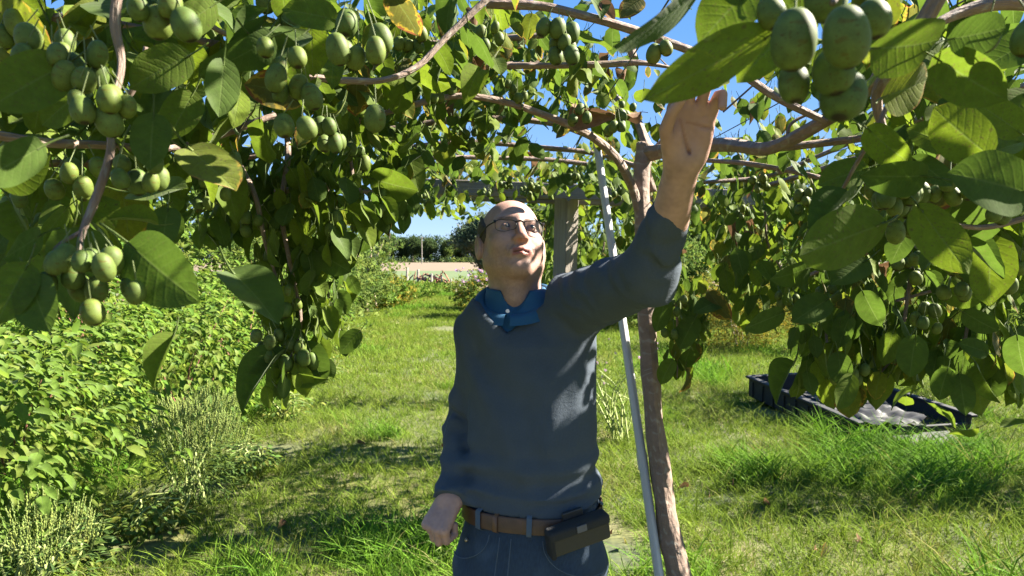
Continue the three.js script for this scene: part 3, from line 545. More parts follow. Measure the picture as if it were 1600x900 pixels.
function makeVine(label, base) {
  const t = thing('kiwi_vine', label, 'vine', base, 'hardy kiwi vines trained over the arbor');
  return { t, base, leaves: [] };
}
function cane(v, path, name = 'cane') {   // path of [px, py, depth, width px]
  const pts = path.map(([x, y, d]) => P(x, y, d)), rad = path.map(([, , d, w]) => w / FPX * d / 2);
  wpart(v.t, name, tube(pts, rad, path.length * 6, 8, 0.12, path[0][0] * 0.01), bark);
}
function leafMatFor(autumn) { const r = R(); return r < autumn * 0.3 ? 'rust' : r < autumn * 0.75 ? 'yellow' : r < autumn * 0.75 + 0.22 ? 'lime' : r < 0.62 ? 'green' : r < 0.985 ? 'deep' : autumn > 0.2 ? 'dry' : 'green'; }
function leaf(v, pos, tip, nrm, size, mat, geo) { v.leaves.push({ pos, tip, nrm, size, mat: mat || 'green', geo: geo || pick(kiwiLeaf) }); }
// leaves spread through a pixel ellipse over a range of depths; hang: 0 flat overhead, 1 hanging
function blob(v, x, y, rx, ry, z0, z1, n, size, hang = 0.4, autumn = 0.12) {
  if (z0 > 1.15) { n = Math.round(n * 1.65); size *= 0.78; }
  for (let i = 0; i < n; i++) {
    const a = rr(0, 6.283), k = Math.sqrt(R()), d = rr(z0, z1), pos = P(x + Math.cos(a) * rx * k, y + Math.sin(a) * ry * k, d), side = rr(0, 6.283);
    if (pos.y < 0.1) continue;
    const tip = V(Math.cos(side), 0, Math.sin(side)).multiplyScalar(1 - hang * 0.55).add(V(0, -rr(0.1, 0.5) - hang * 0.9, 0));
    const nrm = V(rr(-0.55, 0.55), mix(1, 0.45, hang), rr(-0.55, 0.55) + hang * 0.35).addScaledVector(V(tip.x, 0, tip.z), hang * 0.8);
    const m = leafMatFor(autumn); leaf(v, pos, tip, nrm, size * rr(0.6, 1.2), m, m === 'dry' ? pick(curlLeaf) : null);
  }
}
// one leaf from a base pixel to a tip pixel; face: how far the blade turns to the lens; z1 is the tip's depth
function hero(v, x0, y0, x1, y1, z0, z1, mat, g = 0, roll = 0.3, shape = heroLeaf) {
  const a = P(x0, y0, z0), b = P(x1, y1, z1), tip = b.clone().sub(a), toCam = camera.position.clone().sub(a).normalize();
  const nrm = toCam.clone().multiplyScalar(roll >= 0 ? 1 : -1).applyAxisAngle(tip.clone().normalize(), Math.abs(roll) * (g % 2 ? 1 : -1));
  leaf(v, a, tip, nrm, tip.length(), mat, shape[g % shape.length]); v.leaves[v.leaves.length - 1].keep = true;
}
// a bunch of fruit round a pixel: dia is the fruit's breadth in pixels
function bunch(v, x, y, d, n, dia, sx = 1, sy = 1, fine = false) {
  const c = P(x, y, d), w = dia * (n > 1 ? 0.8 : 0.88) / FPX * d, L = w * 1.3, got = [], g = new THREE.Group(); g.name = 'fruit_bunch'; g.position.copy(c).sub(v.base); v.t.add(g);
  const spread = w * (0.42 + 0.33 * Math.cbrt(n));
  for (let k = 0; k < 900 && got.length < n; k++) {
    const s = n === 1 ? 0 : 1, q = V(rr(-1, 1) * spread * sx * s, rr(-1, 1) * spread * sy * s, rr(-0.8, 0.8) * spread * s);
    if (got.every((o) => Math.hypot(o.x - q.x, (o.y - q.y) * 0.8, o.z - q.z) > w * 0.8)) got.push(q);
  }
  const node = V(rr(-0.3, 0.3) * w, spread * sy + w * 0.8, rr(-0.3, 0.3) * w);
  for (const q of got) {
    const m = part(g, 'fruit', fine ? fruitFine : fruitG, pick(fruitMat)); m.position.copy(q); const out = V(q.x * 0.5, -1, q.z * 0.5).normalize().add(V(rr(-0.35, 0.35), 0, rr(-0.35, 0.35))).normalize();
    m.quaternion.setFromUnitVectors(V(0, -1, 0), out); const s = n > 1 ? rr(0.76, 1.1) : rr(0.95, 1.05); m.scale.set(w / 0.82 * s, L * s * rr(0.92, 1.08), w / 0.82 * s); m.rotateY(rr(0, 6));
    const top = q.clone().addScaledVector(out, -L * 0.48 * s), st = part(g, 'stalk', fruitStalk, fruitStalkMat), dv = node.clone().lerp(top.clone().add(V(0, w * 1.0, 0)), 0.5).sub(top); st.position.copy(top).addScaledVector(dv, 0.5); st.quaternion.setFromUnitVectors(V(0, 1, 0), dv.clone().normalize()); st.scale.set(w, dv.length(), w);
  }
  return g;
}
function finish(v, cap = 298) {
  const inView = (p) => { const q = toPx(p); return q[2] > 0.05 && q[0] > -60 && q[0] < 1660 && q[1] > -60 && q[1] < 960 ? q[2] : 0; };
  const scored = v.leaves.map((l) => { const d = inView(l.pos.clone().addScaledVector(l.tip.clone().normalize(), l.size * 0.5)); return [l.keep ? 1e6 : d ? l.size / d : -1, l]; }).sort((a, b) => b[0] - a[0]);
  const parts = scored.slice(0, cap).filter((e) => e[0] > 0).map((e) => e[1]), rest = scored.slice(parts.length).map((e) => e[1]);
  for (const l of parts) { const m = part(v.t, 'leaf', l.geo, leafMat[l.mat]); basis(l.pos.clone().sub(v.base), l.tip, l.nrm, l.size, M4); M4.decompose(m.position, m.quaternion, m.scale); }
  for (const k of Object.keys(leafMat)) {
    const r = rest.filter((l) => l.mat === k).map((l) => ({ ...l, color: lin(1, 1, 1).multiplyScalar(rr(0.75, 1.15)) })); if (!r.length) continue;
    instances(v.t, 'foliage', k === 'dry' ? curlLeaf[0] : kiwiLeaf[k.length % 6], leafMat[k], r, v.base);
  }
  console.log(v.t.name, parts.length, rest.length);
}
// overhead leaves over the arbor, added mostly out of view for their shade: x, y, z ranges in metres
function overhead(v, x0, x1, y0, y1, z0, z1, n, size = 0.09) {
  for (let i = 0; i < n; i++) { const p = V(rr(x0, x1), rr(y0, y1), rr(z0, z1)), s = rr(0, 6.28); leaf(v, p, V(Math.cos(s), -0.4, Math.sin(s)), V(rr(-0.5, 0.5), 1, rr(-0.5, 0.5)), size * rr(0.7, 1.2), leafMatFor(0.1)); }
}

// --- the vine over the near side, heavy with fruit
{
  const v = makeVine('fruit-laden kiwi vine hanging low over the dogwood hedge', V(-1.75, 0, -0.25)), b = v.base;
  wpart(v.t, 'trunk', tube([V(b.x, 0, b.z), V(b.x + 0.05, 0.9, b.z), V(b.x + 0.1, 1.7, b.z - 0.1), V(b.x + 0.35, 2.02, b.z - 0.4), P(-60, 40, 0.95)], [0.035, 0.03, 0.027, 0.022, 0.014], 30, 8), bark);
  for (const c of [
    [[-60, 40, 0.95, 26], [40, 35, 0.9, 22], [120, 30, 0.9, 18], [230, 48, 0.95, 15], [340, 70, 1.0, 13], [440, 82, 1.1, 11], [520, 70, 1.2, 9]],
    [[-40, 205, 0.8, 16], [60, 222, 0.85, 15], [150, 226, 0.95, 13], [280, 230, 1.1, 12], [360, 205, 1.15, 12], [430, 180, 1.2, 10]],
    [[185, -20, 0.62, 15], [180, 40, 0.62, 16], [190, 100, 0.62, 12], [172, 180, 0.6, 11], [172, 240, 0.58, 13], [150, 310, 0.57, 13], [130, 360, 0.56, 10], [122, 395, 0.55, 7]],
    [[230, 75, 0.66, 12], [222, 110, 0.66, 10], [205, 145, 0.66, 9], [190, 165, 0.66, 7]],
    [[130, 360, 0.56, 7], [90, 385, 0.55, 6], [75, 410, 0.55, 5]],
    [[300, -10, 0.8, 10], [330, 40, 0.82, 9], [420, 75, 0.85, 8], [500, 100, 0.9, 8]],
    [[-30, 260, 1.2, 12], [120, 255, 1.3, 12], [260, 262, 1.4, 10], [420, 240, 1.5, 10]]]) cane(v, c);
  const H = (...a) => hero(v, ...a);
  H(210, 388, 300, 470, 0.56, 0.54, 'deep', 1, 0.35); H(240, 185, 232, 262, 0.56, 0.55, 'deep', 1, 0.3); H(350, 100, 343, 182, 0.62, 0.61, 'deep', 0, 0.25); H(290, 90, 200, 135, 0.66, 0.64, 'green', 1, 0.35);
  H(365, 428, 437, 487, 0.72, 0.68, 'deep', 2, 0.7); H(270, 528, 228, 598, 0.6, 0.58, 'green', 3, 0.6); H(60, 232, -30, 285, 0.5, 0.46, 'deep', 0, 0.5); H(95, 105, -20, 165, 0.55, 0.52, 'green', 1, 0.3);
  H(262, 330, 250, 390, 0.7, 0.68, 'deep', 1, 0.4); H(300, 235, 368, 292, 0.66, 0.62, 'yellow', 0, 0.6); H(40, 420, -10, 505, 0.52, 0.5, 'green', 1, 0.4); H(50, 440, 70, 515, 0.52, 0.5, 'deep', 1, 0.5);
  H(60, 370, 10, 405, 0.56, 0.52, 'deep', 0, 0.7); H(20, 320, 45, 395, 0.75, 0.74, 'green', 3, 0.6); H(100, 330, 60, 385, 0.75, 0.73, 'green', 0, 0.8); H(240, 350, 170, 330, 0.62, 0.6, 'lime', 3, 0.9);
  H(420, 60, 350, 110, 0.72, 0.7, 'deep', 2, 0.5); H(470, 150, 380, 128, 0.8, 0.78, 'rust', 1, 0.3); H(0, 20, 70, 75, 0.7, 0.68, 'yellow', 1, 0.4); H(330, 10, 265, 55, 0.74, 0.7, 'green', 0, 0.5);
  H(150, 10, 95, 60, 0.75, 0.72, 'yellow', 2, 0.5); H(120, 150, 60, 195, 0.72, 0.72, 'green', 1, 0.4); H(210, 300, 290, 290, 0.78, 0.75, 'green', 0, 1.0); H(0, 280, 80, 262, 0.6, 0.6, 'green', 3, 1.0);
  H(520, 30, 440, 10, 0.8, 0.78, 'green', 1, 0.5); H(300, 150, 262, 215, 0.8, 0.78, 'green', 1, 0.3); H(440, 555, 362, 632, 1.35, 1.3, 'deep', 3, 0.8);
  for (const [x, y, d, n, dia, sx, sy] of [[75, 85, 0.58, 6, 44, 1.1, 0.8], [125, 105, 0.56, 6, 42, 0.8, 0.9], [155, 165, 0.54, 6, 45, 1.1, 0.7], [215, 262, 0.58, 7, 40, 1.2, 0.7], [135, 425, 0.54, 10, 46, 1.2, 0.75], [145, 488, 0.53, 1, 38], [212, 457, 0.54, 1, 36], [100, 403, 0.53, 1, 38], [250, 12, 0.5, 4, 52, 1.2, 0.6], [455, 115, 0.7, 7, 40, 0.9, 1.1], [465, 196, 0.68, 2, 40, 1, 0.3], [560, 60, 0.66, 6, 45, 0.9, 1], [586, 185, 0.7, 1, 38], [120, 280, 0.8, 6, 36, 1, 0.8], [350, 262, 1.0, 5, 28, 1.3, 0.7], [30, 330, 0.8, 3, 30, 1, 1], [440, 20, 0.9, 5, 34], [330, 300, 1.1, 6, 26], [505, 215, 0.9, 5, 30], [20, 60, 0.7, 4, 40]]) bunch(v, x, y, d, n, dia, sx, sy, dia > 37);
  blob(v, 330, 70, 340, 110, 1.3, 2.1, 110, 0.085, 0.4, 0.12); blob(v, 190, 20, 330, 70, 0.75, 1.1, 100, 0.075, 0.35, 0.14); blob(v, 250, 130, 330, 110, 0.95, 1.6, 220, 0.074, 0.45, 0.1); blob(v, 160, 290, 230, 60, 0.9, 1.5, 60, 0.08, 0.6, 0.08);
  blob(v, 60, 350, 90, 50, 0.65, 1.0, 8, 0.075, 0.7, 0.05); blob(v, 60, 170, 130, 60, 1.0, 1.6, 40, 0.085, 0.4);
  overhead(v, -2.0, 0.0, 2.02, 2.3, -1.3, 1.2, 300); overhead(v, -1.0, 0.7, 2.2, 2.4, -1.15, 0.3, 170);  // second, higher layer is added to shade the leaves below
  finish(v);
}
// --- the vine whose shoots droop as a curtain over the path edge
{
  const v = makeVine('kiwi vine whose leafy curtain droops to the ground weeds beside the path', V(-2.35, 0, -1.7)), b = v.base;
  wpart(v.t, 'trunk', tube([V(b.x, 0, b.z), V(b.x - 0.03, 0.9, b.z), V(b.x + 0.05, 1.7, b.z), V(b.x + 0.5, 2.05, b.z), P(240, 215, 1.75)], [0.032, 0.03, 0.026, 0.02, 0.014], 30, 8), bark);
  for (const c of [
    [[240, 215, 1.75, 17], [330, 190, 1.7, 14], [440, 160, 1.6, 13], [560, 140, 1.6, 11], [640, 120, 1.6, 9]],
    [[430, 300, 1.5, 11], [520, 290, 1.5, 9], [580, 300, 1.55, 7], [612, 290, 1.6, 5]],
    [[440, 160, 1.6, 10], [450, 240, 1.5, 9], [440, 330, 1.45, 8], [455, 420, 1.42, 7], [470, 510, 1.4, 5], [440, 590, 1.36, 4]],
    [[500, 200, 1.6, 9], [510, 290, 1.55, 8], [500, 380, 1.5, 6], [515, 470, 1.5, 4], [540, 540, 1.5, 3]],
    [[545, 225, 1.55, 5], [548, 250, 1.55, 6], [552, 280, 1.55, 5]],
    [[370, 250, 1.5, 9], [400, 310, 1.4, 8], [415, 380, 1.4, 6], [440, 460, 1.4, 4]]]) cane(v, c);
  blob(v, 440, 260, 150, 60, 1.35, 1.9, 90, 0.074, 0.5, 0.06); blob(v, 500, 330, 100, 70, 1.35, 1.7, 75, 0.074, 0.75, 0.06); blob(v, 470, 420, 80, 80, 1.35, 1.6, 70, 0.072, 0.85, 0.05);
  blob(v, 475, 515, 62, 60, 1.35, 1.55, 34, 0.07, 0.95, 0.04); blob(v, 440, 585, 45, 25, 1.3, 1.45, 7, 0.074, 0.9, 0.04); blob(v, 590, 290, 50, 60, 1.5, 1.9, 34, 0.074, 0.6, 0.15); blob(v, 360, 310, 90, 60, 1.4, 1.8, 40, 0.07, 0.6, 0.05);
  blob(v, 560, 225, 110, 45, 1.5, 2.2, 70, 0.074, 0.4, 0.08);
  const H = (...a) => hero(v, ...a);
  H(500, 395, 545, 425, 1.38, 1.36, 'deep', 1, 0.3); H(545, 330, 590, 345, 1.4, 1.38, 'green', 1, 0.4); H(560, 340, 585, 382, 1.4, 1.38, 'lime', 2, 0.6); H(480, 540, 505, 600, 1.38, 1.37, 'deep', 1, 0.2); H(560, 520, 530, 552, 1.4, 1.39, 'deep', 1, 0.3); H(585, 280, 650, 300, 1.5, 1.48, 'green', 1, 0.4); H(420, 560, 390, 585, 1.35, 1.33, 'deep', 0, 0.5); H(465, 585, 505, 598, 1.36, 1.34, 'green', 3, 0.6); H(640, 240, 655, 300, 1.7, 1.7, 'green', 0, 0.3);
  for (const [x, y, d, n, dia, sx, sy] of [[440, 470, 1.38, 6, 26, 0.9, 1.1], [470, 555, 1.36, 6, 26, 1, 0.9], [420, 540, 1.36, 5, 25, 1, 1], [400, 350, 1.4, 6, 25, 1.2, 0.8], [300, 270, 1.4, 6, 24], [520, 345, 1.4, 4, 22], [590, 315, 1.5, 4, 17], [555, 240, 1.5, 5, 22], [480, 300, 1.45, 5, 24], [375, 290, 1.4, 4, 25]]) bunch(v, x, y, d, n, dia, sx, sy);
  overhead(v, -1.2, -0.4, 2.05, 2.3, -3.4, -2.2, 60);
  finish(v);
}
// --- the middle vine, with the bare trunk beside the man
{
  const top = P(1005, 250, 2.15), foot = P(1062, 905, 2.0), d0 = foot.clone().sub(P(1040, 800, 2.02)).normalize(), gnd = foot.clone().addScaledVector(d0, foot.y / -d0.y);
  const v = makeVine('kiwi vine with a bare leaning trunk standing beside the metal pole', V(gnd.x, 0, gnd.z));
  const tp = [[1040, 800, 2.02, 33], [1022, 650, 2.05, 30], [1012, 520, 2.08, 28], [1006, 430, 2.1, 27], [1004, 340, 2.12, 26], [1002, 270, 2.14, 26], [1008, 225, 2.15, 26]];
  wpart(v.t, 'trunk', tube([gnd, foot, ...tp.map(([x, y, d]) => P(x, y, d))], [0.044, 0.037, ...tp.map(([, , d, w]) => w / FPX * d / 2)], 60, 12, 0.14, 3), bark);
  for (const c of [
    [[1006, 240, 2.15, 24], [1060, 232, 2.05, 22], [1130, 226, 1.9, 22], [1200, 232, 1.75, 22], [1260, 205, 1.6, 22], [1330, 160, 1.45, 22], [1400, 90, 1.3, 24], [1470, 0, 1.15, 26]],
    [[1002, 345, 2.12, 17], [990, 300, 2.1, 15], [965, 250, 2.0, 14], [920, 210, 1.9, 13], [860, 183, 1.85, 12], [790, 160, 1.8, 11], [720, 150, 1.75, 10], [640, 165, 1.7, 10], [560, 190, 1.7, 9], [460, 215, 1.7, 8]],
    [[1010, 230, 2.15, 17], [1000, 200, 2.2, 14], [985, 175, 2.3, 12], [960, 150, 2.4, 9]],
    [[1020, 300, 2.2, 12], [1012, 260, 2.2, 11], [1030, 225, 2.2, 9], [1060, 205, 2.2, 7]],
    [[760, 5, 1.5, 16], [850, 10, 1.5, 15], [900, 22, 1.5, 14], [960, 38, 1.5, 14], [1060, 72, 1.5, 13], [1140, 105, 1.5, 12], [1210, 150, 1.5, 13], [1290, 190, 1.5, 13]],
    [[690, 100, 1.7, 9], [770, 103, 1.7, 10], [880, 102, 1.7, 10], [960, 100, 1.7, 10], [1000, 98, 1.7, 9], [1040, 104, 1.72, 5], [1075, 112, 1.75, 2]],
    [[990, 90, 1.65, 11], [985, 75, 1.65, 14], [975, 60, 1.65, 9]],
    [[470, 120, 1.1, 11], [540, 126, 1.15, 11], [600, 125, 1.2, 10], [650, 105, 1.25, 10], [700, 55, 1.3, 10], [770, -10, 1.35, 11]],
    [[650, 70, 2.0, 9], [760, 62, 2.0, 10], [850, 55, 2.0, 9]], [[690, 108, 2.1, 8], [800, 100, 2.1, 8], [850, 98, 2.1, 7]],
    [[540, 218, 2.3, 9], [650, 195, 2.3, 10], [760, 185, 2.3, 10], [870, 195, 2.3, 9], [940, 225, 2.3, 9], [990, 290, 2.2, 9]],
    [[600, 235, 2.8, 7], [720, 222, 2.8, 8], [840, 230, 2.8, 8], [930, 240, 2.7, 8], [1000, 262, 2.5, 8]],
    [[640, 248, 3.2, 6], [740, 246, 3.2, 7], [860, 250, 3.2, 7], [960, 262, 3.1, 6]],
    [[1090, 250, 2.3, 7], [1160, 255, 2.2, 8], [1240, 268, 2.1, 8], [1330, 290, 2.0, 7]],
    [[1100, 285, 2.6, 6], [1200, 275, 2.6, 7], [1300, 235, 2.5, 7], [1380, 200, 2.4, 7]],
    [[1205, 232, 1.75, 12], [1300, 222, 1.7, 12], [1380, 210, 1.6, 12], [1480, 170, 1.5, 12], [1620, 130, 1.4, 13]],
    [[1230, 215, 1.7, 6], [1235, 195, 1.7, 5], [1280, 170, 1.7, 4]], [[1130, 175, 2.0, 3], [1180, 130, 2.0, 3], [1210, 100, 2.0, 2]], [[1110, 160, 2.0, 2.5], [1060, 120, 2, 3], [1030, 90, 2, 2]]]) cane(v, c);
  cane(v, [[1015, 320, 2.2, 5], [1040, 400, 2.1, 5], [1055, 470, 2.05, 4], [1060, 540, 2.05, 3], [1058, 590, 2.05, 2]]);
  blob(v, 700, 250, 190, 28, 3.4, 5.5, 150, 0.1, 0.5, 0.25); blob(v, 1000, 265, 110, 30, 3.2, 5, 90, 0.1, 0.5, 0.3); blob(v, 760, 120, 190, 70, 2.0, 3.0, 90, 0.09, 0.5, 0.35); blob(v, 1180, 240, 90, 30, 2.4, 3.6, 60, 0.09, 0.5, 0.45); blob(v, 1010, 150, 60, 50, 2.2, 3.0, 16, 0.08, 0.5, 0.5);
  blob(v, 680, 110, 210, 120, 1.8, 3.0, 130, 0.085, 0.45, 0.2); blob(v, 620, 60, 170, 80, 1.3, 2.0, 110, 0.085, 0.4, 0.14); blob(v, 700, 205, 150, 45, 1.9, 3.3, 110, 0.085, 0.4, 0.18); blob(v, 800, 125, 90, 50, 1.8, 2.6, 30, 0.085, 0.5, 0.3); blob(v, 780, 40, 100, 45, 1.6, 2.2, 34, 0.085, 0.5, 0.3);
  blob(v, 915, 155, 60, 60, 1.9, 2.6, 22, 0.085, 0.5, 0.35); blob(v, 930, 260, 80, 40, 2.4, 3.6, 60, 0.085, 0.5, 0.2); blob(v, 880, 90, 50, 30, 1.6, 2.0, 10, 0.08, 0.5, 0.4); blob(v, 970, 215, 60, 35, 2.2, 3, 18, 0.08, 0.6, 0.4);
  blob(v, 1075, 520, 38, 62, 1.95, 2.2, 22, 0.085, 0.9, 0.1); blob(v, 1060, 440, 40, 30, 2.0, 2.3, 10, 0.085, 0.8, 0.15); blob(v, 1180, 190, 70, 45, 1.9, 2.4, 14, 0.075, 0.6, 0.6); blob(v, 1250, 110, 60, 40, 1.8, 2.4, 5, 0.075, 0.6, 0.5);
  blob(v, 1030, 290, 70, 40, 2.6, 3.6, 40, 0.085, 0.5, 0.3); blob(v, 640, 300, 40, 30, 2.0, 2.6, 14, 0.085, 0.7, 0.25); blob(v, 560, 130, 90, 50, 1.6, 2.2, 60, 0.085, 0.4, 0.08);
  blob(v, 930, 115, 60, 85, 1.8, 2.6, 22, 0.085, 0.5, 0.5); blob(v, 1160, 125, 50, 60, 1.8, 2.4, 11, 0.085, 0.5, 0.5); blob(v, 1240, 215, 70, 40, 2.0, 2.8, 22, 0.085, 0.5, 0.4);
  const H = (...a) => hero(v, ...a);
  H(1000, 0, 970, 25, 1.4, 1.38, 'rust', 1, 0.4); H(940, 5, 962, 30, 1.5, 1.5, 'dry', 2, 0.5); H(715, 60, 735, 95, 1.6, 1.58, 'lime', 1, 0.3); H(830, 25, 822, 62, 1.6, 1.6, 'yellow', 1, 0.3); H(650, 105, 700, 138, 1.5, 1.48, 'lime', 1, 0.5); H(760, 70, 780, 105, 1.6, 1.58, 'yellow', 0, 0.4); H(620, 140, 645, 185, 1.5, 1.5, 'yellow', 0, 0.4); H(735, 95, 760, 130, 1.65, 1.65, 'dry', 0, 0.5, curlLeaf); H(900, 165, 950, 190, 1.9, 1.85, 'dry', 1, 0.5, curlLeaf); H(1000, 175, 965, 180, 1.9, 1.9, 'dry', 0, 0.6, curlLeaf); H(1110, 460, 1140, 500, 1.9, 1.86, 'rust', 1, 0.5); H(1125, 470, 1085, 485, 1.9, 1.88, 'deep', 1, 0.6);
  H(1050, 565, 1030, 600, 1.95, 1.95, 'green', 1, 0.4); H(1085, 500, 1060, 545, 1.93, 1.93, 'deep', 1, 0.3); H(1040, 470, 1025, 520, 1.94, 1.94, 'deep', 0, 0.4);
  for (const [x, y, d, n, dia, sx, sy] of [[868, 68, 1.15, 8, 30, 1, 1], [805, 142, 1.7, 5, 18], [905, 182, 1.7, 5, 19], [960, 190, 1.7, 5, 20], [1022, 84, 1.2, 2, 30, 1, 0.4], [765, 60, 1.4, 4, 22], [730, 215, 2, 5, 16], [640, 60, 1.3, 5, 26], [690, 140, 1.6, 5, 20], [830, 300, 2.6, 6, 12], [900, 280, 2.6, 5, 12], [668, 315, 2.4, 5, 12], [790, 290, 2.8, 5, 11], [980, 170, 1.9, 3, 16], [1060, 480, 1.95, 4, 17], [960, 305, 2.6, 4, 12], [1050, 520, 1.95, 3, 17]]) bunch(v, x, y, d, n, dia, sx, sy);
  overhead(v, -0.9, 0.5, 2.2, 2.45, -2.6, -0.6, 120);
  finish(v);
}
// --- the vine behind, over the timber post
{
  const v = makeVine('yellowing kiwi vine climbing behind the timber post and beam', V(0.45, 0, -5.6)), b = v.base;
  wpart(v.t, 'trunk', tube([V(b.x, 0, b.z), V(b.x + 0.04, 0.8, b.z), V(b.x - 0.02, 1.5, b.z), P(870, 300, 5.3)], [0.034, 0.03, 0.026, 0.018], 24, 8), bark);
  for (const c of [[[870, 300, 5.3, 7], [800, 285, 4.8, 5], [720, 290, 4.5, 4], [650, 300, 4.3, 3]], [[880, 305, 5.3, 7], [960, 300, 5, 5], [1040, 305, 4.6, 5], [1120, 320, 4.2, 5]], [[930, 300, 5, 4], [945, 350, 5, 3], [940, 410, 5, 2]]]) cane(v, c);
  blob(v, 770, 290, 125, 18, 3.9, 4.5, 70, 0.09, 0.6, 0.2); blob(v, 930, 350, 75, 70, 4.6, 6.2, 190, 0.1, 0.7, 0.2); blob(v, 1010, 400, 60, 60, 4.4, 5.5, 90, 0.1, 0.8, 0.25); blob(v, 870, 380, 30, 70, 5, 6, 50, 0.1, 0.8, 0.15); blob(v, 700, 262, 110, 14, 4, 5.5, 60, 0.1, 0.4, 0.3); blob(v, 1080, 320, 60, 40, 3.6, 5, 70, 0.09, 0.6, 0.3); blob(v, 690, 315, 60, 20, 3.6, 4.2, 16, 0.09, 0.8, 0.2);
  for (const [x, y, d, n, dia] of [[820, 300, 4, 5, 8], [665, 312, 3.9, 5, 9], [860, 302, 4, 5, 8], [940, 320, 4.5, 5, 8], [760, 300, 4, 4, 8]]) bunch(v, x, y, d, n, dia);
  overhead(v, -1.2, 2.5, 2.05, 2.3, -7, -5.2, 260, 0.1); overhead(v, 0.2, 2.6, 2.05, 2.3, -4.9, -4.2, 300, 0.1); overhead(v, 0.1, 2.5, 2.05, 2.3, -6.4, -5.8, 420, 0.1); overhead(v, 0.2, 2.6, 2.05, 2.3, -8.4, -7.9, 300, 0.1);
  finish(v);
}
// --- the near vine with the biggest fruit
{
  const v = makeVine('kiwi vine with big plump fruit hanging beside the raised hand', V(1.35, 0, -0.15)), b = v.base;
  wpart(v.t, 'trunk', tube([V(b.x, 0, b.z), V(b.x, 0.9, b.z), V(b.x - 0.05, 1.7, b.z), V(b.x - 0.3, 2.0, b.z - 0.25), P(1480, -30, 0.6)], [0.035, 0.03, 0.027, 0.02, 0.01], 24, 8), bark);
  for (const c of [[[1480, -30, 0.6, 26], [1440, 40, 0.62, 26], [1400, 100, 0.66, 25], [1370, 150, 0.72, 18], [1380, 200, 0.74, 12], [1420, 260, 0.74, 9]], [[1640, 10, 0.7, 20], [1560, 5, 0.7, 22], [1500, 20, 0.7, 18], [1420, 60, 0.68, 12]], [[1400, 130, 0.7, 8], [1370, 200, 0.7, 7], [1330, 270, 0.75, 6], [1300, 330, 0.8, 4]], [[1500, -30, 0.42, 10], [1320, -18, 0.4, 12], [1300, 5, 0.39, 10]], [[1640, 330, 0.9, 9], [1540, 355, 0.9, 9], [1450, 340, 0.85, 7]]]) cane(v, c);
  const H = (...a) => hero(v, ...a);
  H(1200, 58, 1000, 152, 0.47, 0.45, 'lime', 4, -0.6); H(1180, -25, 1092, 62, 0.5, 0.5, 'green', 1, 0.3); H(1095, -12, 968, 82, 0.52, 0.46, 'deep', 4, 1.2); H(1225, 55, 1150, 125, 0.55, 0.56, 'lime', 1, 0.4);
  H(1540, 238, 1452, 168, 0.62, 0.62, 'lime', 1, -0.25); H(1440, 330, 1512, 430, 0.66, 0.64, 'lime', 0, -0.3); H(1372, 352, 1242, 400, 0.68, 0.66, 'green', 0, -0.3); H(1440, 275, 1350, 280, 0.66, 0.66, 'deep', 2, 0.35); H(1600, 300, 1495, 268, 0.6, 0.58, 'deep', 1, 0.4); H(1350, 265, 1280, 285, 0.8, 0.8, 'green', 1, 0.4);
  H(1372, 75, 1480, 70, 0.5, 0.52, 'green', 1, 0.5); H(1470, 95, 1570, 160, 0.52, 0.5, 'green', 1, 0.3); H(1490, 60, 1580, 45, 0.5, 0.5, 'deep', 1, 0.3); H(1385, 150, 1460, 125, 0.62, 0.64, 'yellow', 1, 0.4); H(1330, 310, 1260, 355, 0.72, 0.7, 'deep', 3, 1.1); H(1590, 205, 1530, 160, 0.66, 0.66, 'lime', 1, 0.4); H(1360, 205, 1420, 260, 0.68, 0.66, 'lime', 1, 0.5); H(1530, 250, 1600, 210, 0.7, 0.7, 'green', 2, 0.5); H(1480, 225, 1420, 200, 0.7, 0.7, 'green', 1, 0.3); H(1430, 250, 1490, 290, 0.72, 0.7, 'deep', 0, 0.5);
  H(1160, 0, 1120, -50, 0.5, 0.5, 'green', 1, 0.4); H(1260, -10, 1200, 40, 0.48, 0.48, 'green', 2, 0.6); H(1620, 60, 1540, 100, 0.8, 0.8, 'deep', 1, 0.4); H(1600, 150, 1560, 240, 0.8, 0.78, 'green', 0, 0.4);
  const big = (x, y, d, dia) => bunch(v, x, y, d, 1, dia * 0.84, 1, 1, true);
  big(1240, 62, 0.39, 92); big(1322, 58, 0.37, 94); big(1240, 130, 0.42, 66); big(1302, 112, 0.4, 80); big(1318, 150, 0.41, 92); big(1290, -5, 0.42, 80); big(1365, 30, 0.44, 70); big(1205, 20, 0.46, 60);
  for (const [x, y, d, n, dia, sx, sy] of [[1400, 310, 0.78, 8, 34, 1.4, 0.6], [1480, 300, 0.8, 6, 34, 1.3, 0.6], [1550, 60, 0.52, 2, 55, 1.2, 0.4], [1560, 320, 0.85, 5, 34], [1410, 345, 0.8, 4, 32]]) bunch(v, x, y, d, n, dia, sx, sy, true);
  blob(v, 1500, 70, 150, 90, 0.85, 1.3, 34, 0.09, 0.4, 0.12); blob(v, 1530, 220, 110, 80, 0.85, 1.3, 44, 0.09, 0.5, 0.1); blob(v, 1400, 15, 120, 30, 0.8, 1.2, 16, 0.085, 0.4, 0.15); blob(v, 1560, 330, 90, 60, 0.95, 1.3, 26, 0.09, 0.6, 0.08);
  blob(v, 1450, 190, 150, 110, 1.3, 2.2, 150, 0.09, 0.4, 0.12); blob(v, 1285, 60, 75, 85, 1.5, 2.0, 46, 0.09, 0.35, 0.1);  // leaves added behind the near fruit to keep sun off face and torso
  overhead(v, 0.45, 2.8, 2.0, 2.3, -1.1, 1.0, 420); overhead(v, 1.08, 2.0, 1.95, 2.2, -2.2, -1.35, 170);  // second patch is added to thin the sun on the torso
  finish(v);
}
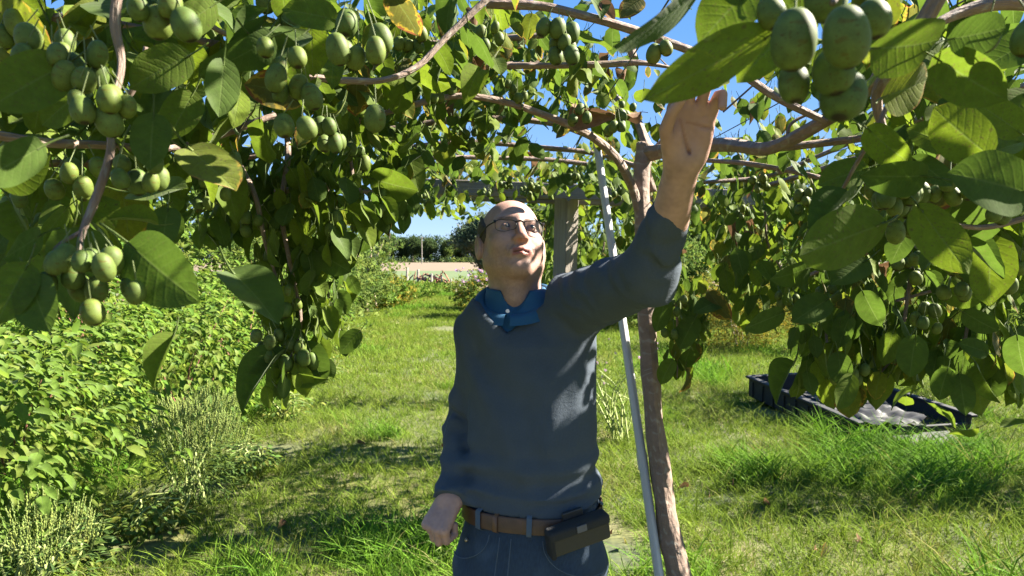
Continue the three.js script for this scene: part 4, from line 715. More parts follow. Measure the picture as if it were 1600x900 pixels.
// --- the vine curtain beyond, low over the grass
{
  const v = makeVine('dense kiwi vine curtain drooping over the black cart bed', V(2.75, 0, -2.7)), b = v.base;
  wpart(v.t, 'trunk', tube([V(b.x, 0, b.z), V(b.x - 0.04, 0.9, b.z), V(b.x - 0.1, 1.6, b.z), V(b.x - 0.4, 2.0, b.z + 0.1), P(1500, 200, 2.2)], [0.034, 0.03, 0.027, 0.022, 0.014], 24, 8), bark);
  for (const c of [[[1500, 200, 2.2, 14], [1400, 230, 2.2, 12], [1300, 260, 2.4, 10], [1200, 290, 2.6, 8]], [[1560, 330, 1.6, 11], [1450, 360, 1.6, 9], [1340, 400, 1.6, 8], [1240, 440, 1.7, 5]], [[1420, 250, 1.8, 9], [1430, 350, 1.6, 7], [1420, 450, 1.5, 6], [1400, 550, 1.5, 4], [1360, 600, 1.5, 3]], [[1540, 300, 1.6, 9], [1530, 420, 1.5, 7], [1510, 520, 1.45, 5], [1500, 590, 1.45, 3]], [[1195, 330, 2.4, 4], [1200, 380, 2.4, 4], [1220, 420, 2.4, 3]], [[1300, 400, 1.7, 6], [1290, 480, 1.6, 5], [1300, 570, 1.5, 3], [1340, 640, 1.5, 2]], [[1600, 440, 1.5, 7], [1500, 445, 1.5, 6], [1400, 470, 1.5, 5]]]) cane(v, c);
  blob(v, 1420, 420, 210, 100, 1.4, 2.0, 130, 0.086, 0.75, 0.08); blob(v, 1430, 520, 190, 55, 1.35, 1.8, 85, 0.086, 0.9, 0.07); blob(v, 1330, 560, 90, 45, 1.4, 1.7, 26, 0.086, 0.95, 0.12); blob(v, 1540, 560, 80, 45, 1.3, 1.6, 28, 0.086, 0.95, 0.06);
  blob(v, 1200, 430, 80, 70, 1.9, 2.6, 60, 0.086, 0.8, 0.1); blob(v, 1230, 320, 130, 65, 2.3, 3.6, 220, 0.086, 0.6, 0.25); blob(v, 1330, 330, 110, 70, 2.0, 3.0, 120, 0.086, 0.6, 0.15); blob(v, 1400, 470, 200, 90, 2.0, 3.0, 130, 0.086, 0.7, 0.3); blob(v, 1150, 370, 50, 60, 2.6, 3.8, 60, 0.09, 0.7, 0.3);
  const H = (...a) => hero(v, ...a);
  H(1350, 460, 1375, 510, 1.3, 1.28, 'deep', 1, 0.2); H(1290, 470, 1240, 500, 1.35, 1.33, 'deep', 1, 0.3); H(1220, 490, 1165, 515, 1.4, 1.38, 'deep', 0, 0.6); H(1310, 555, 1318, 605, 1.35, 1.33, 'deep', 1, 0.2); H(1330, 590, 1310, 640, 1.3, 1.28, 'green', 0, 0.4); H(1500, 590, 1510, 650, 1.25, 1.24, 'deep', 0, 0.3); H(1480, 580, 1465, 625, 1.25, 1.25, 'deep', 1, 0.3); H(1530, 575, 1550, 630, 1.25, 1.22, 'green', 3, 0.7); H(1430, 530, 1420, 590, 1.2, 1.2, 'deep', 1, 0.2); H(1510, 490, 1560, 520, 1.2, 1.18, 'deep', 1, 0.4); H(1480, 460, 1540, 470, 1.25, 1.23, 'green', 1, 0.4); H(1540, 550, 1500, 535, 1.2, 1.2, 'deep', 1, 0.4); H(1240, 570, 1205, 615, 1.45, 1.4, 'green', 3, 0.8); H(1590, 530, 1600, 590, 1.1, 1.1, 'deep', 1, 0.3); H(1420, 360, 1390, 410, 1.2, 1.2, 'deep', 1, 0.4); H(1350, 410, 1300, 440, 1.3, 1.28, 'deep', 1, 0.4); H(1260, 420, 1210, 440, 1.4, 1.38, 'deep', 2, 0.5); H(1300, 350, 1255, 370, 1.6, 1.6, 'deep', 2, 0.4); H(1375, 585, 1365, 625, 1.4, 1.4, 'yellow', 1, 0.4); H(1345, 610, 1335, 640, 1.5, 1.5, 'rust', 1, 0.4);
  for (const [x, y, d, n, dia, sx, sy] of [[1260, 310, 1.7, 6, 20], [1190, 285, 2.2, 6, 14], [1560, 430, 1.1, 7, 28], [1600, 400, 1.1, 5, 28], [1340, 590, 1.4, 4, 19], [1500, 440, 1.2, 6, 26], [1310, 590, 1.4, 4, 18], [1420, 420, 1.4, 6, 22], [1230, 470, 1.8, 5, 17], [1290, 450, 1.6, 5, 19], [1450, 500, 1.3, 5, 22], [1160, 330, 2.4, 5, 12]]) bunch(v, x, y, d, n, dia, sx, sy);
  overhead(v, 1.3, 4.2, 1.7, 2.3, -3.8, -1.0, 520, 0.1); overhead(v, 1.6, 4.2, 1.0, 1.8, -3.2, -1.2, 220, 0.1);
  finish(v);
}

// --- a vine farther along the row, whose shade falls across the grass
{
  const v = makeVine('kiwi vine farther along the row behind the drooping curtain', V(5.4, 0, -6.2)), b = v.base;
  wpart(v.t, 'trunk', tube([V(b.x, 0, b.z), V(b.x + 0.05, 0.9, b.z), V(b.x - 0.05, 1.6, b.z + 0.1), V(b.x - 0.5, 2.05, b.z + 0.3)], [0.036, 0.032, 0.028, 0.02], 24, 8), bark);
  for (let k = 0; k < 6; k++) { const a = V(b.x - 0.3 + rr(-0.3, 0.3), 2.05, b.z + 0.2), e = V(rr(3.6, 6.8), rr(1.9, 2.2), rr(-8.4, -2.6)); wpart(v.t, 'cane', tube([a, a.clone().lerp(e, 0.5).add(V(0, 0.12, 0)), e], [0.014, 0.011, 0.005], 20, 7, 0.12, k), bark); }
  overhead(v, 3.7, 6.4, 1.95, 2.3, -3.7, -2.6, 750, 0.1); overhead(v, 3.9, 6.4, 1.9, 2.3, -5.5, -4.7, 620, 0.1); overhead(v, 3.9, 6.8, 1.3, 2.2, -8.6, -7.0, 1300, 0.1);
  finish(v);
}

// ------------------------------------------------------------------ the man
{
  const man = thing('person', 'person in a dark blue-grey sweater and glasses reaching one hand up into the vine', 'person', V(0.05, 0, -1.66));
  const TY = -0.2, ct = Math.cos(TY), st = Math.sin(TY);            // torso turned a little
  // torso sections: y, centre x, centre z, half width, half depth
  const sec = [[0.98, 0.046, -1.60, 0.152, 0.112], [1.06, 0.050, -1.615, 0.157, 0.120], [1.13, 0.050, -1.622, 0.161, 0.129], [1.21, 0.049, -1.63, 0.160, 0.129], [1.34, 0.046, -1.65, 0.163, 0.122], [1.44, 0.043, -1.668, 0.168, 0.112], [1.505, 0.034, -1.682, 0.150, 0.090], [1.55, 0.020, -1.695, 0.092, 0.068], [1.585, 0.012, -1.70, 0.062, 0.058]];
  function section(y) { let i = 0; while (i < sec.length - 2 && y > sec[i + 1][0]) i++; const a = sec[i], b = sec[i + 1], t = clamp((y - a[0]) / (b[0] - a[0]), 0, 1), s = t * t * (3 - 2 * t) * 0.4 + t * 0.6; return [1, 2, 3, 4].map((k) => mix(a[k], b[k], s)); }
  function torso(x, y, z, grow = 0) {
    const [cx, cz, a0, b0] = section(y), a = a0 + grow, b = b0 + grow, dx = x - cx, dz = z - cz, u = dx * ct - dz * st, w = dx * st + dz * ct;
    const k = Math.pow(Math.pow(Math.abs(u) / a, 2.4) + Math.pow(Math.abs(w) / b, 2.4), 1 / 2.4);
    return (k - 1) * Math.min(a, b) * 0.95;
  }
  const rs = P(760, 508, 1.67), re = P(727, 672, 1.73), rw = P(704, 778, 1.585), rh = P(688, 812, 1.56);
  const ls = P(885, 480, 1.66), le = P(1011, 430, 1.36), lc = P(1051, 322, 1.245), lw = P(1068, 248, 1.17), lk = P(1084, 158, 1.115);
  const foreR = rw.clone().sub(re).normalize(), foreL = lc.clone().sub(le).normalize();
  const neckB = V(0.012, 1.535, -1.70), neckT = V(0.002, 1.655, -1.735);
  const fold = (x, y, z) => {
    let d = 0.0022 * noise(x * 9, y * 5, z * 9) + 0.0012 * noise(x * 28, y * 14, z * 20);
    // drape running down from the raised shoulder, and across the belly
    const q = (x - 0.15) * 0.85 + (y - 1.5) * 0.35, m = sst(0.16, 0.02, x) * sst(1.06, 1.2, y); d += 0.0065 * m * Math.sin(q * 55 + 4 * noise(x * 5, y * 4, z * 5)) * sst(0.0, 0.35, noise(x * 6 + 3, y * 3, 2) + 0.35);
    const h = sst(1.24, 1.14, y) * sst(1.08, 1.11, y); d += 0.0055 * h * Math.sin(y * 110 + 6 * noise(x * 6, y * 3, z * 4));
    return d;
  };
  const armFold = (x, y, z, A, B, f, amp) => { const bx = B.x - A.x, by = B.y - A.y, bz = B.z - A.z, L = Math.hypot(bx, by, bz), t = ((x - A.x) * bx + (y - A.y) * by + (z - A.z) * bz) / L; return amp * Math.sin(t * f + 5 * noise(x * 14, y * 14, z * 14)) * (0.5 + noise(x * 9 + 4, y * 9, z * 9)); };
  const sweater = (x, y, z) => {
    let d = torso(x, y, z);
    const ls1 = cap(x, y, z, ls, le, 0.079, 0.058), ls2 = cap(x, y, z, le, lc, 0.057, 0.038), near = Math.min(ls1, ls2);
    let l = smin(ls1, ls2, 0.03) + (near < 0.03 ? armFold(x, y, z, ls, le, 95, 0.0075) * sst(0.1, 0.25, x - 0.07) + armFold(x, y, z, le, lc, 120, 0.0048) : 0);
    l = Math.max(l, (x - lc.x) * foreL.x + (y - lc.y) * foreL.y + (z - lc.z) * foreL.z);
    const r1 = cap(x, y, z, rs, re, 0.062, 0.047), r2 = cap(x, y, z, re, rw, 0.046, 0.036);
    let r = smin(r1, r2, 0.025) + (Math.min(r1, r2) < 0.03 ? armFold(x, y, z, re, rw, 110, 0.003) + armFold(x, y, z, rs, re, 80, 0.0045) * sst(1.42, 1.3, y) : 0);
    r = Math.max(r, (x - rw.x) * foreR.x + (y - rw.y) * foreR.y + (z - rw.z) * foreR.z);
    d = smin(d, l, 0.045); d = smin(d, r, 0.034);
    d = smin(d, cap(x, y, z, V(0.04, 1.485, -1.69), ls, 0.052, 0.062), 0.05); d = smin(d, cap(x, y, z, V(0.0, 1.485, -1.69), rs, 0.05, 0.056), 0.045);
    d += fold(x, y, z);
    // hem: a ribbed band that grips a little, then ends
    const hem = 1.060 + 0.010 * ((x - 0.05) / 0.15) ** 2 + 0.012 * sst(0.1, 0.2, x); d += 0.0045 * sst(hem + 0.044, hem + 0.036, y) - 0.013 * sst(hem + 0.06, hem, y); d = Math.max(d, hem - y);
    // neck opening with a V in front
    const fx = (x - 0.012) * ct - (z + 1.70) * st, fz = (x - 0.012) * st + (z + 1.70) * ct;
    const vy = 1.545 - 0.072 * sst(-0.03, 0.075, fz) * (1 - clamp(Math.abs(fx) / 0.085, 0, 1)); d = Math.max(d, Math.min(y - vy, 0.104 - Math.hypot(fx, fz > 0 ? fz * 0.7 : fz)));
    return d;
  };
  const knit = dtex(256, 256, (u, v) => { const h = 0.5 + 0.22 * Math.sin(u * 256 * 1.57) * Math.sin(v * 256 * 1.57) + 0.3 * noise(u * 60, v * 60, 3) + 0.3 * noise(u * 18, v * 18, 5); return [h, h, h]; }, false); knit.repeat.set(9, 9);
  const woolMap = dtex(128, 128, (u, v) => { const n = 1 + 0.06 * tn(u, v, 5, 4) + 0.08 * noise(u * 50, v * 50, 2); return [0.06 * n, 0.074 * n, 0.093 * n].map(l2s); }); woolMap.repeat.set(6, 6);
  const wool = new THREE.MeshPhysicalMaterial({ map: woolMap, bumpMap: knit, bumpScale: 0.0008, roughness: 0.95, sheen: 0.4, sheenRoughness: 0.6, sheenColor: lin(0.18, 0.2, 0.24), specularIntensity: 0.3 });
  wpart(man, 'sweater', nets(sweater, V(-0.24, 1.04, -1.88), V(0.42, 1.80, -1.16), 0.0065), wool);

  // skin ---------------------------------------------------------------
  const headM = new THREE.Matrix4().compose(V(-0.002, 1.692, -1.722), new THREE.Quaternion().setFromEuler(new THREE.Euler(-0.44, 0.24, -0.05, 'YXZ')), V(1, 1, 1)), headI = headM.clone().invert(), e = headI.elements;
  const C = (a, b, c) => V(a, b, c), r3 = (a, b, c) => V(a, b, c);
  function headLocal(x, y, z) {
    const ax = Math.abs(x);
    let d = ell(x, y, z, C(0, 0.03, -0.014), r3(0.077, 0.086, 0.099));
    d = smin(d, ell(x, y, z, C(0, -0.03, 0.03), r3(0.067, 0.086, 0.064)), 0.03);
    d = smin(d, cap(ax, y, z, C(0.05, -0.062, 0.008), C(0.012, -0.1, 0.066), 0.027, 0.021), 0.03);      // jaw
    d = smin(d, ell(ax, y, z, C(0, -0.103, 0.07), r3(0.02, 0.017, 0.018)), 0.02);                        // chin
    d = smin(d, ell(ax, y, z, C(0.038, -0.034, 0.062), r3(0.026, 0.026, 0.022)), 0.025);                 // cheeks
    d = smin(d, cap(ax, y, z, C(0, 0.022, 0.085), C(0.042, 0.022, 0.068), 0.013, 0.011), 0.018);         // brow
    d = smax(d, -ell(ax, y, z, C(0.032, 0.001, 0.1), r3(0.019, 0.0125, 0.018)), 0.012);                  // sockets
    d = smin(d, cap(x, y, z, C(0, 0.008, 0.092), C(0, -0.037, 0.113), 0.008, 0.0125), 0.012);            // nose
    d = smin(d, ell(ax, y, z, C(0.0125, -0.04, 0.1), r3(0.0085, 0.0085, 0.012)), 0.008);
    d = smax(d, -ell(ax, y, z, C(0.0065, -0.0505, 0.109), r3(0.0045, 0.005, 0.006)), 0.004);             // nostrils
    d = smin(d, ell(ax, y, z, C(0, -0.067, 0.088), r3(0.032, 0.016, 0.014)), 0.016);                     // mouth mound
    d = smin(d, cap(ax, y, z, C(0.003, -0.0660, 0.1010), C(0.0185, -0.0722, 0.0925), 0.0050, 0.003), 0.005);
    d = smin(d, cap(ax, y, z, C(0, -0.0785, 0.1005), C(0.016, -0.0760, 0.0925), 0.0062, 0.003), 0.005);
    d = smax(d, -cap(ax, y, z, C(0, -0.0722, 0.106), C(0.017, -0.0742, 0.096), 0.0024, 0.0015), 0.003);
    d = smin(d, ell(ax, y - 0.004, z, C(0.0835, -0.014, -0.014), r3(0.0095, 0.035, 0.021)), 0.009);     // ears
    d = smax(d, -ell(ax, y, z, C(0.0935, -0.012, -0.006), r3(0.007, 0.021, 0.012)), 0.005);
    d = smax(d, -cap(ax, y, z, C(0.018, -0.043, 0.101), C(0.031, -0.07, 0.0895), 0.0010, 0.0008), 0.006);
    return d;
  }
  const skinD = (x, y, z) => {
    const lx = e[0] * x + e[4] * y + e[8] * z + e[12], ly = e[1] * x + e[5] * y + e[9] * z + e[13], lz = e[2] * x + e[6] * y + e[10] * z + e[14];
    let d = headLocal(lx, ly, lz);
    d = smin(d, cap(x, y, z, V(neckB.x, 1.5, neckB.z), neckT, 0.069, 0.066), 0.034);
    d = smin(d, cap(x, y, z, V(0.006, 1.56, -1.645), V(0.008, 1.625, -1.67), 0.02, 0.022), 0.035);
    return d;
  };
  const headG = nets(skinD, V(-0.115, 1.49, -1.87), V(0.12, 1.84, -1.57), 0.003);
  // left hand raised among the leaves: palm to the lens, fingers up and curling over
  const up = lk.clone().sub(lw).normalize(), pn = V(0.05, -0.25, 1).addScaledVector(up, -V(0.05, -0.25, 1).dot(up)).normalize(), sd = up.clone().cross(pn).normalize();   // sd points to the picture's side of the little finger
  const sgn = sd.x > 0 ? 1 : -1; sd.multiplyScalar(sgn);
  const H = (u, s, n) => lw.clone().addScaledVector(up, u).addScaledVector(sd, s).addScaledVector(pn, n);
  const fingers = [   // chains with radii; u along the hand, s towards the little finger, n out of the palm
    [[[0.088, -0.031, 0], [0.128, -0.034, 0.010], [0.152, -0.034, 0.024], [0.168, -0.033, 0.042]], [0.0098, 0.009, 0.0084, 0.0072]],
    [[[0.093, -0.009, 0], [0.137, -0.010, 0.008], [0.164, -0.010, 0.022], [0.184, -0.009, 0.036]], [0.0100, 0.0092, 0.0086, 0.0074]],
    [[[0.090, 0.012, 0], [0.131, 0.013, 0.012], [0.154, 0.013, 0.030], [0.162, 0.012, 0.050]], [0.0098, 0.009, 0.0084, 0.0072]],
    [[[0.082, 0.031, 0.002], [0.116, 0.034, 0.014], [0.124, 0.034, 0.034], [0.108, 0.033, 0.046]], [0.0092, 0.0084, 0.008, 0.0074]],
    [[[0.022, -0.030, 0.010], [0.060, -0.046, 0.022], [0.092, -0.044, 0.034], [0.116, -0.034, 0.042]], [0.0150, 0.0115, 0.0098, 0.008]]].map(([c, r]) => [c.map((q) => H(...q)), r]);
  const handL = (x, y, z) => {
    let d = cap(x, y, z, P(1046, 345, 1.27), lw, 0.0365, 0.0290);
    const q = V(x, y, z).sub(lw), u = q.dot(up), s = q.dot(sd), n = q.dot(pn);
    const wr = ell(u, s, n, V(0.0, 0, 0), V(0.03, 0.0305, 0.023)); d = smin(d, wr, 0.02);
    let palm = Infinity; for (let k = 0; k < 4; k++) palm = smin(palm, cap(u, s, n, V(0.014, -0.017 + k * 0.0125, 0), V(0.088, -0.031 + k * 0.021, 0), 0.0165, 0.0125), 0.012);
    palm = smin(palm, ell(u, s, n, V(0.036, -0.024, 0.010), V(0.030, 0.0165, 0.0155)), 0.014);    // thenar
    palm = smin(palm, ell(u, s, n, V(0.036, 0.024, 0.008), V(0.034, 0.0150, 0.0135)), 0.014);     // hypothenar
    d = smin(d, palm, 0.018);
    d = smax(d, -cap(u, s, n, V(0.02, 0.0, 0.0235), V(0.074, -0.022, 0.0195), 0.0032, 0.0028), 0.004);
    d = smax(d, -cap(u, s, n, V(0.062, 0.03, 0.0185), V(0.07, -0.01, 0.0185), 0.0028, 0.0024), 0.004);
    let f = Infinity; for (const [c, r] of fingers) { let g = Infinity; for (let k = 0; k < 3; k++) g = Math.min(g, cap(x, y, z, c[k], c[k + 1], r[k], r[k + 1])); f = Math.min(f, g); }
    return smin(d, f, 0.006);
  };
  const handLG = nets(handL, V(0.21, 1.7, -1.32), V(0.40, 2.06, -1.02), 0.003);
  // right hand: loose fist at the thigh, back of the hand to the side
  const fd = rh.clone().sub(rw).normalize(), fo = V(-0.55, 0.1, 0.8).addScaledVector(fd, -V(-0.55, 0.1, 0.8).dot(fd)).normalize(), fs = fd.clone().cross(fo);
  const K = (u, s, n) => rw.clone().addScaledVector(fd, u).addScaledVector(fs, s).addScaledVector(fo, n);
  const fist = [0, 1, 2, 3].map((k) => { const s = -0.027 + k * 0.018, l = [0.96, 1.05, 1, 0.86][k]; return [[K(0.075 * l, s, 0.006), K(0.094 * l, s, -0.020), K(0.070 * l, s * 0.95, -0.040), K(0.050, s * 0.9, -0.026)], [0.0112, 0.0102, 0.0094, 0.0085]]; });
  fist.push([[K(0.02, 0.026, -0.006), K(0.045, 0.040, -0.018), K(0.068, 0.033, -0.036), K(0.074, 0.012, -0.046)], [0.014, 0.0115, 0.01, 0.0085]]);
  const handR = (x, y, z) => {
    let d = cap(x, y, z, rw.clone().addScaledVector(foreR, -0.05), rw, 0.031, 0.0275);
    const q = V(x, y, z).sub(rw), u = q.dot(fd), s = q.dot(fs), n = q.dot(fo); let palm = Infinity;
    for (let k = 0; k < 4; k++) palm = smin(palm, cap(u, s, n, V(0.008, -0.016 + k * 0.011, 0), V(0.075, -0.027 + k * 0.018, 0.004), 0.018, 0.013), 0.012);
    d = smin(d, palm, 0.016); let f = Infinity;
    for (const [c, r] of fist) { let g = Infinity; for (let k = 0; k < 3; k++) g = Math.min(g, cap(x, y, z, c[k], c[k + 1], r[k], r[k + 1])); f = Math.min(f, g); }
    return smin(d, f, 0.003);
  };
  const handRG = nets(handR, rw.clone().add(V(-0.11, -0.14, -0.11)), rw.clone().add(V(0.11, 0.1, 0.11)), 0.003);
  // the trunk and limbs inside the clothes
  const core = (x, y, z) => { let d = torso(x, y, z, -0.03); d = Math.max(d, 0.9 - y); d = smin(d, cap(x, y, z, ls, le, 0.045, 0.036), 0.03); d = smin(d, cap(x, y, z, le, P(1046, 345, 1.27), 0.036, 0.03), 0.02); d = smin(d, cap(x, y, z, rs, re, 0.042, 0.034), 0.03); d = smin(d, cap(x, y, z, re, rw, 0.034, 0.026), 0.02); return Math.max(d, y - 1.53 - (x > 0.1 ? 1 : 0)); };
  const coreG = nets(core, V(-0.22, 0.88, -1.84), V(0.4, 1.8, -1.2), 0.016);
  const body = mergeGeometries([headG, handLG, handRG, coreG]);
  { // pigment: lips, brows, shaved stubble, ruddy patches; slit and furrow paint in crease shade
    const p = body.attributes.position, c = [], q = V(0, 0, 0);
    for (let i = 0; i < p.count; i++) {
      q.fromBufferAttribute(p, i); const w = q.clone(); q.applyMatrix4(headI);
      const n = 1 + 0.16 * noise(w.x * 40, w.y * 40, w.z * 40) + 0.14 * noise(w.x * 130, w.y * 130, w.z * 130);
      let a = [0.37 * n, 0.222 * n, 0.178 * n]; const ax = Math.abs(q.x);
      if (w.z > -1.3) { const h = w.clone().sub(lw), hu = h.dot(up), hs = h.dot(sd), hn = h.dot(pn), cr = Math.max(sst(0.0042, 0.0012, cap(hu, hs, 0, V(0.02, 0.0, 0), V(0.074, -0.022, 0), 0, 0)), sst(0.0036, 0.001, cap(hu, hs, 0, V(0.062, 0.03, 0), V(0.07, -0.01, 0), 0, 0))) * (hn > 0.004 ? 1 : 0); a = [mix(a[0], 0.2, cr * 0.7), mix(a[1], 0.085, cr * 0.7), mix(a[2], 0.055, cr * 0.7)]; const pk = 0.4 * sst(0.01, 0.05, hu); a = [mix(a[0], 0.38, pk), mix(a[1], 0.2, pk), mix(a[2], 0.155, pk)]; }
      if (w.y > 1.5 && w.z < -1.5) {
        const lip = sst(0.005, 0.002, Math.abs(q.y + 0.0725) - 0.0055) * sst(0.026, 0.02, ax) * sst(0.08, 0.09, q.z); a = [mix(a[0], 0.3, lip), mix(a[1], 0.105, lip), mix(a[2], 0.085, lip)];
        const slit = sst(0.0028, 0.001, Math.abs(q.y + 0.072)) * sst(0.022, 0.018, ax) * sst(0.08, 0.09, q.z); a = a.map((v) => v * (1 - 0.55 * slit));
        const brow = sst(0.0075, 0.003, Math.abs(q.y - 0.0235 + (ax - 0.03) ** 2 * 3)) * sst(0.012, 0.018, ax) * sst(0.055, 0.045, ax) * sst(0.05, 0.06, q.z) * (0.55 + 0.5 * noise(q.x * 500, q.y * 300, 2)); a = [mix(a[0], 0.085, brow), mix(a[1], 0.05, brow), mix(a[2], 0.03, brow)];
        const stub = 0.5 * sst(-0.04, -0.06, q.y) * sst(-0.02, 0.02, q.z) * (0.6 + 0.8 * noise(q.x * 300, q.y * 300, q.z * 300)) * (1 - lip); a = [mix(a[0], 0.22, stub), mix(a[1], 0.14, stub), mix(a[2], 0.1, stub)];
        const crop = 0.6 * sst(0.03, -0.015, q.z - 0.25 * q.y) * sst(-0.03, 0.0, q.y) * sst(0.1, 0.07, q.y) * (0.65 + 0.7 * noise(q.x * 350, q.y * 350, q.z * 350)); a = [mix(a[0], 0.14, crop), mix(a[1], 0.095, crop), mix(a[2], 0.075, crop)];
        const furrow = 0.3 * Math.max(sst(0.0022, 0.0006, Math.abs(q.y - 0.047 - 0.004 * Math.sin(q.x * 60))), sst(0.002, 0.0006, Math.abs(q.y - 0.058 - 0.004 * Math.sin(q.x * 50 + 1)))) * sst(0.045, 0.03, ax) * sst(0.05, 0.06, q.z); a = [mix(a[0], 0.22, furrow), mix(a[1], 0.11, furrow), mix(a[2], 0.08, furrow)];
        const nose = sst(0.03, 0.012, Math.hypot(q.x, q.y + 0.036, q.z - 0.108)) * 0.5; a = [mix(a[0], 0.4, nose), mix(a[1], 0.15, nose), mix(a[2], 0.105, nose)];
      }
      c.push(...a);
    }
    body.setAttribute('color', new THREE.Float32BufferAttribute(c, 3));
  }
  const skinBump = dtex(128, 128, (u, v) => { const h = 0.5 + 0.4 * noise(u * 64, v * 64, 1); return [h, h, h]; }, false); skinBump.repeat.set(12, 12);
  const skin = new THREE.MeshPhysicalMaterial({ vertexColors: true, roughness: 0.52, bumpMap: skinBump, bumpScale: 0.0006, specularIntensity: 0.55 });
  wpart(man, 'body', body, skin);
  // cropped hair round the sides and back
  const hairD = (x, y, z) => {
    const lx = e[0] * x + e[4] * y + e[8] * z + e[12], ly = e[1] * x + e[5] * y + e[9] * z + e[13], lz = e[2] * x + e[6] * y + e[10] * z + e[14], ax = Math.abs(lx);
    let d = ell(lx, ly, lz, C(0, 0.03, -0.014), r3(0.0845, 0.0905, 0.106)) - 0.0015 * noise(x * 160, y * 160, z * 160);
    const line = ly - 0.066 + 0.9 * Math.max(0, lz + 0.0) + 0.25 * lz;                    // receding, bald on top
    d = smax(d, line * 0.8, 0.006); d = smax(d, lz - 0.034 + 0.12 * ly, 0.004); d = smax(d, -0.045 - ly - (lz < -0.03 ? 0.03 : 0), 0.006);
    return d;
  };
  const hairMap = dtex(64, 64, (u, v) => { const n = 1 + 0.6 * noise(u * 40, v * 12, 3); return [0.055 * n, 0.042 * n, 0.033 * n].map(l2s); }); hairMap.repeat.set(14, 14);
  wpart(man, 'hair', nets(hairD, V(-0.11, 1.6, -1.86), V(0.11, 1.84, -1.6), 0.0035), std(0xffffff, 0.85, { map: hairMap }));
  // head-frame helper group
  const inHead = (o) => { headM.decompose(o.position, o.quaternion, o.scale); o.position.sub(man.position); return o; };
  const white = std(lin(0.26, 0.21, 0.185), 0.5), iris = std(lin(0.05, 0.045, 0.035), 0.2), lidMat = std(lin(0.28, 0.165, 0.12), 0.6);
  for (const s of [-1, 1]) {
    const g = new THREE.Group(); g.name = 'eye'; man.add(g); inHead(g);
    const ball = part(g, 'eyeball', new THREE.SphereGeometry(0.0118, 18, 14), white); ball.position.set(s * 0.0315, 0.0005, 0.0785);
    const ir = part(g, 'iris', new THREE.SphereGeometry(0.0062, 14, 10).scale(1, 1, 0.35), iris); ir.position.set(s * 0.0315 + 0.0032, 0.0028, 0.0893); ir.rotation.set(-0.2, 0.25, 0);
    const ul = part(g, 'eyelid', new THREE.SphereGeometry(0.0129, 18, 8, 0, 6.283, 0, 1.42), lidMat); ul.position.copy(ball.position); ul.rotation.x = 0.28;
    const ll = part(g, 'eyelid', new THREE.SphereGeometry(0.0127, 18, 8, 0, 6.283, 0, 1.3), lidMat); ll.position.copy(ball.position); ll.rotation.x = Math.PI - 0.25;
  }
  // glasses
  {
    const g = new THREE.Group(); g.name = 'glasses'; man.add(g); inHead(g);
    const rimM = std(lin(0.03, 0.024, 0.022), 0.35, { metalness: 0.5 }), glass = new THREE.MeshPhysicalMaterial({ color: lin(0.97, 0.98, 0.97), transmission: 1, thickness: 0, roughness: 0.02, ior: 1.5, specularIntensity: 0.35 });
    for (const s of [-1, 1]) {
      const pts = []; for (let k = 0; k < 28; k++) { const a = k / 28 * 6.283, cx = Math.cos(a), sy = Math.sin(a), q = 3.2; const rx = 0.0255 * Math.sign(cx) * Math.pow(Math.abs(cx), 2 / q), ry = 0.0165 * Math.sign(sy) * Math.pow(Math.abs(sy), 2 / q) * (0.92 + 0.08 * s * Math.sign(cx)); pts.push(V(s * 0.035 + rx, ry - 0.002, 0.1015 - 0.0045 * ((rx * s + 0.0255) / 0.051) * 2)); }
      const curve = new THREE.CatmullRomCurve3(pts, true);
      part(g, 'rim', new THREE.TubeGeometry(curve, 60, 0.0008, 6, true), rimM);
      part(g, 'top_bar', new THREE.TubeGeometry(new THREE.CatmullRomCurve3(pts.slice(2, 13)), 24, 0.0011, 6), rimM);
      const sh = new THREE.Shape(pts.map((q) => new THREE.Vector2(q.x, q.y))), lg = new THREE.ShapeGeometry(sh), lp = lg.attributes.position; for (let i = 0; i < lp.count; i++) lp.setZ(i, 0.1015 - 0.0045 * (((lp.getX(i) - s * 0.035) * s + 0.0255) / 0.051) * 2);
      lg.computeVertexNormals(); part(g, 'lens', lg, glass);
      part(g, 'temple', tube([V(s * 0.0602, 0.008, 0.093), V(s * 0.0735, 0.0085, 0.07), V(s * 0.0805, 0.008, 0.03), V(s * 0.0825, 0.006, -0.01), V(s * 0.081, -0.012, -0.035)], [0.0016, 0.0019, 0.0017, 0.0017, 0.0015], 24, 6, 0), rimM);
      part(g, 'hinge', new THREE.BoxGeometry(0.006, 0.0055, 0.004).translate(s * 0.0615, 0.0085, 0.0935), rimM);
    }
    part(g, 'bridge', tube([V(-0.0105, 0.007, 0.1012), V(0, 0.0095, 0.104), V(0.0105, 0.007, 0.1012)], [0.0014, 0.0014], 10, 6, 0), rimM);
  }
  // shirt under the sweater: body of the shirt in the V, and the turned-down collar
  const shirtMap = dtex(64, 64, (u, v) => { const n = 1 + 0.12 * noise(u * 50, v * 50, 6); return [0.01 * n, 0.072 * n, 0.15 * n].map(l2s); }); shirtMap.repeat.set(8, 8);
  const shirt = std(0xffffff, 0.75, { map: shirtMap });
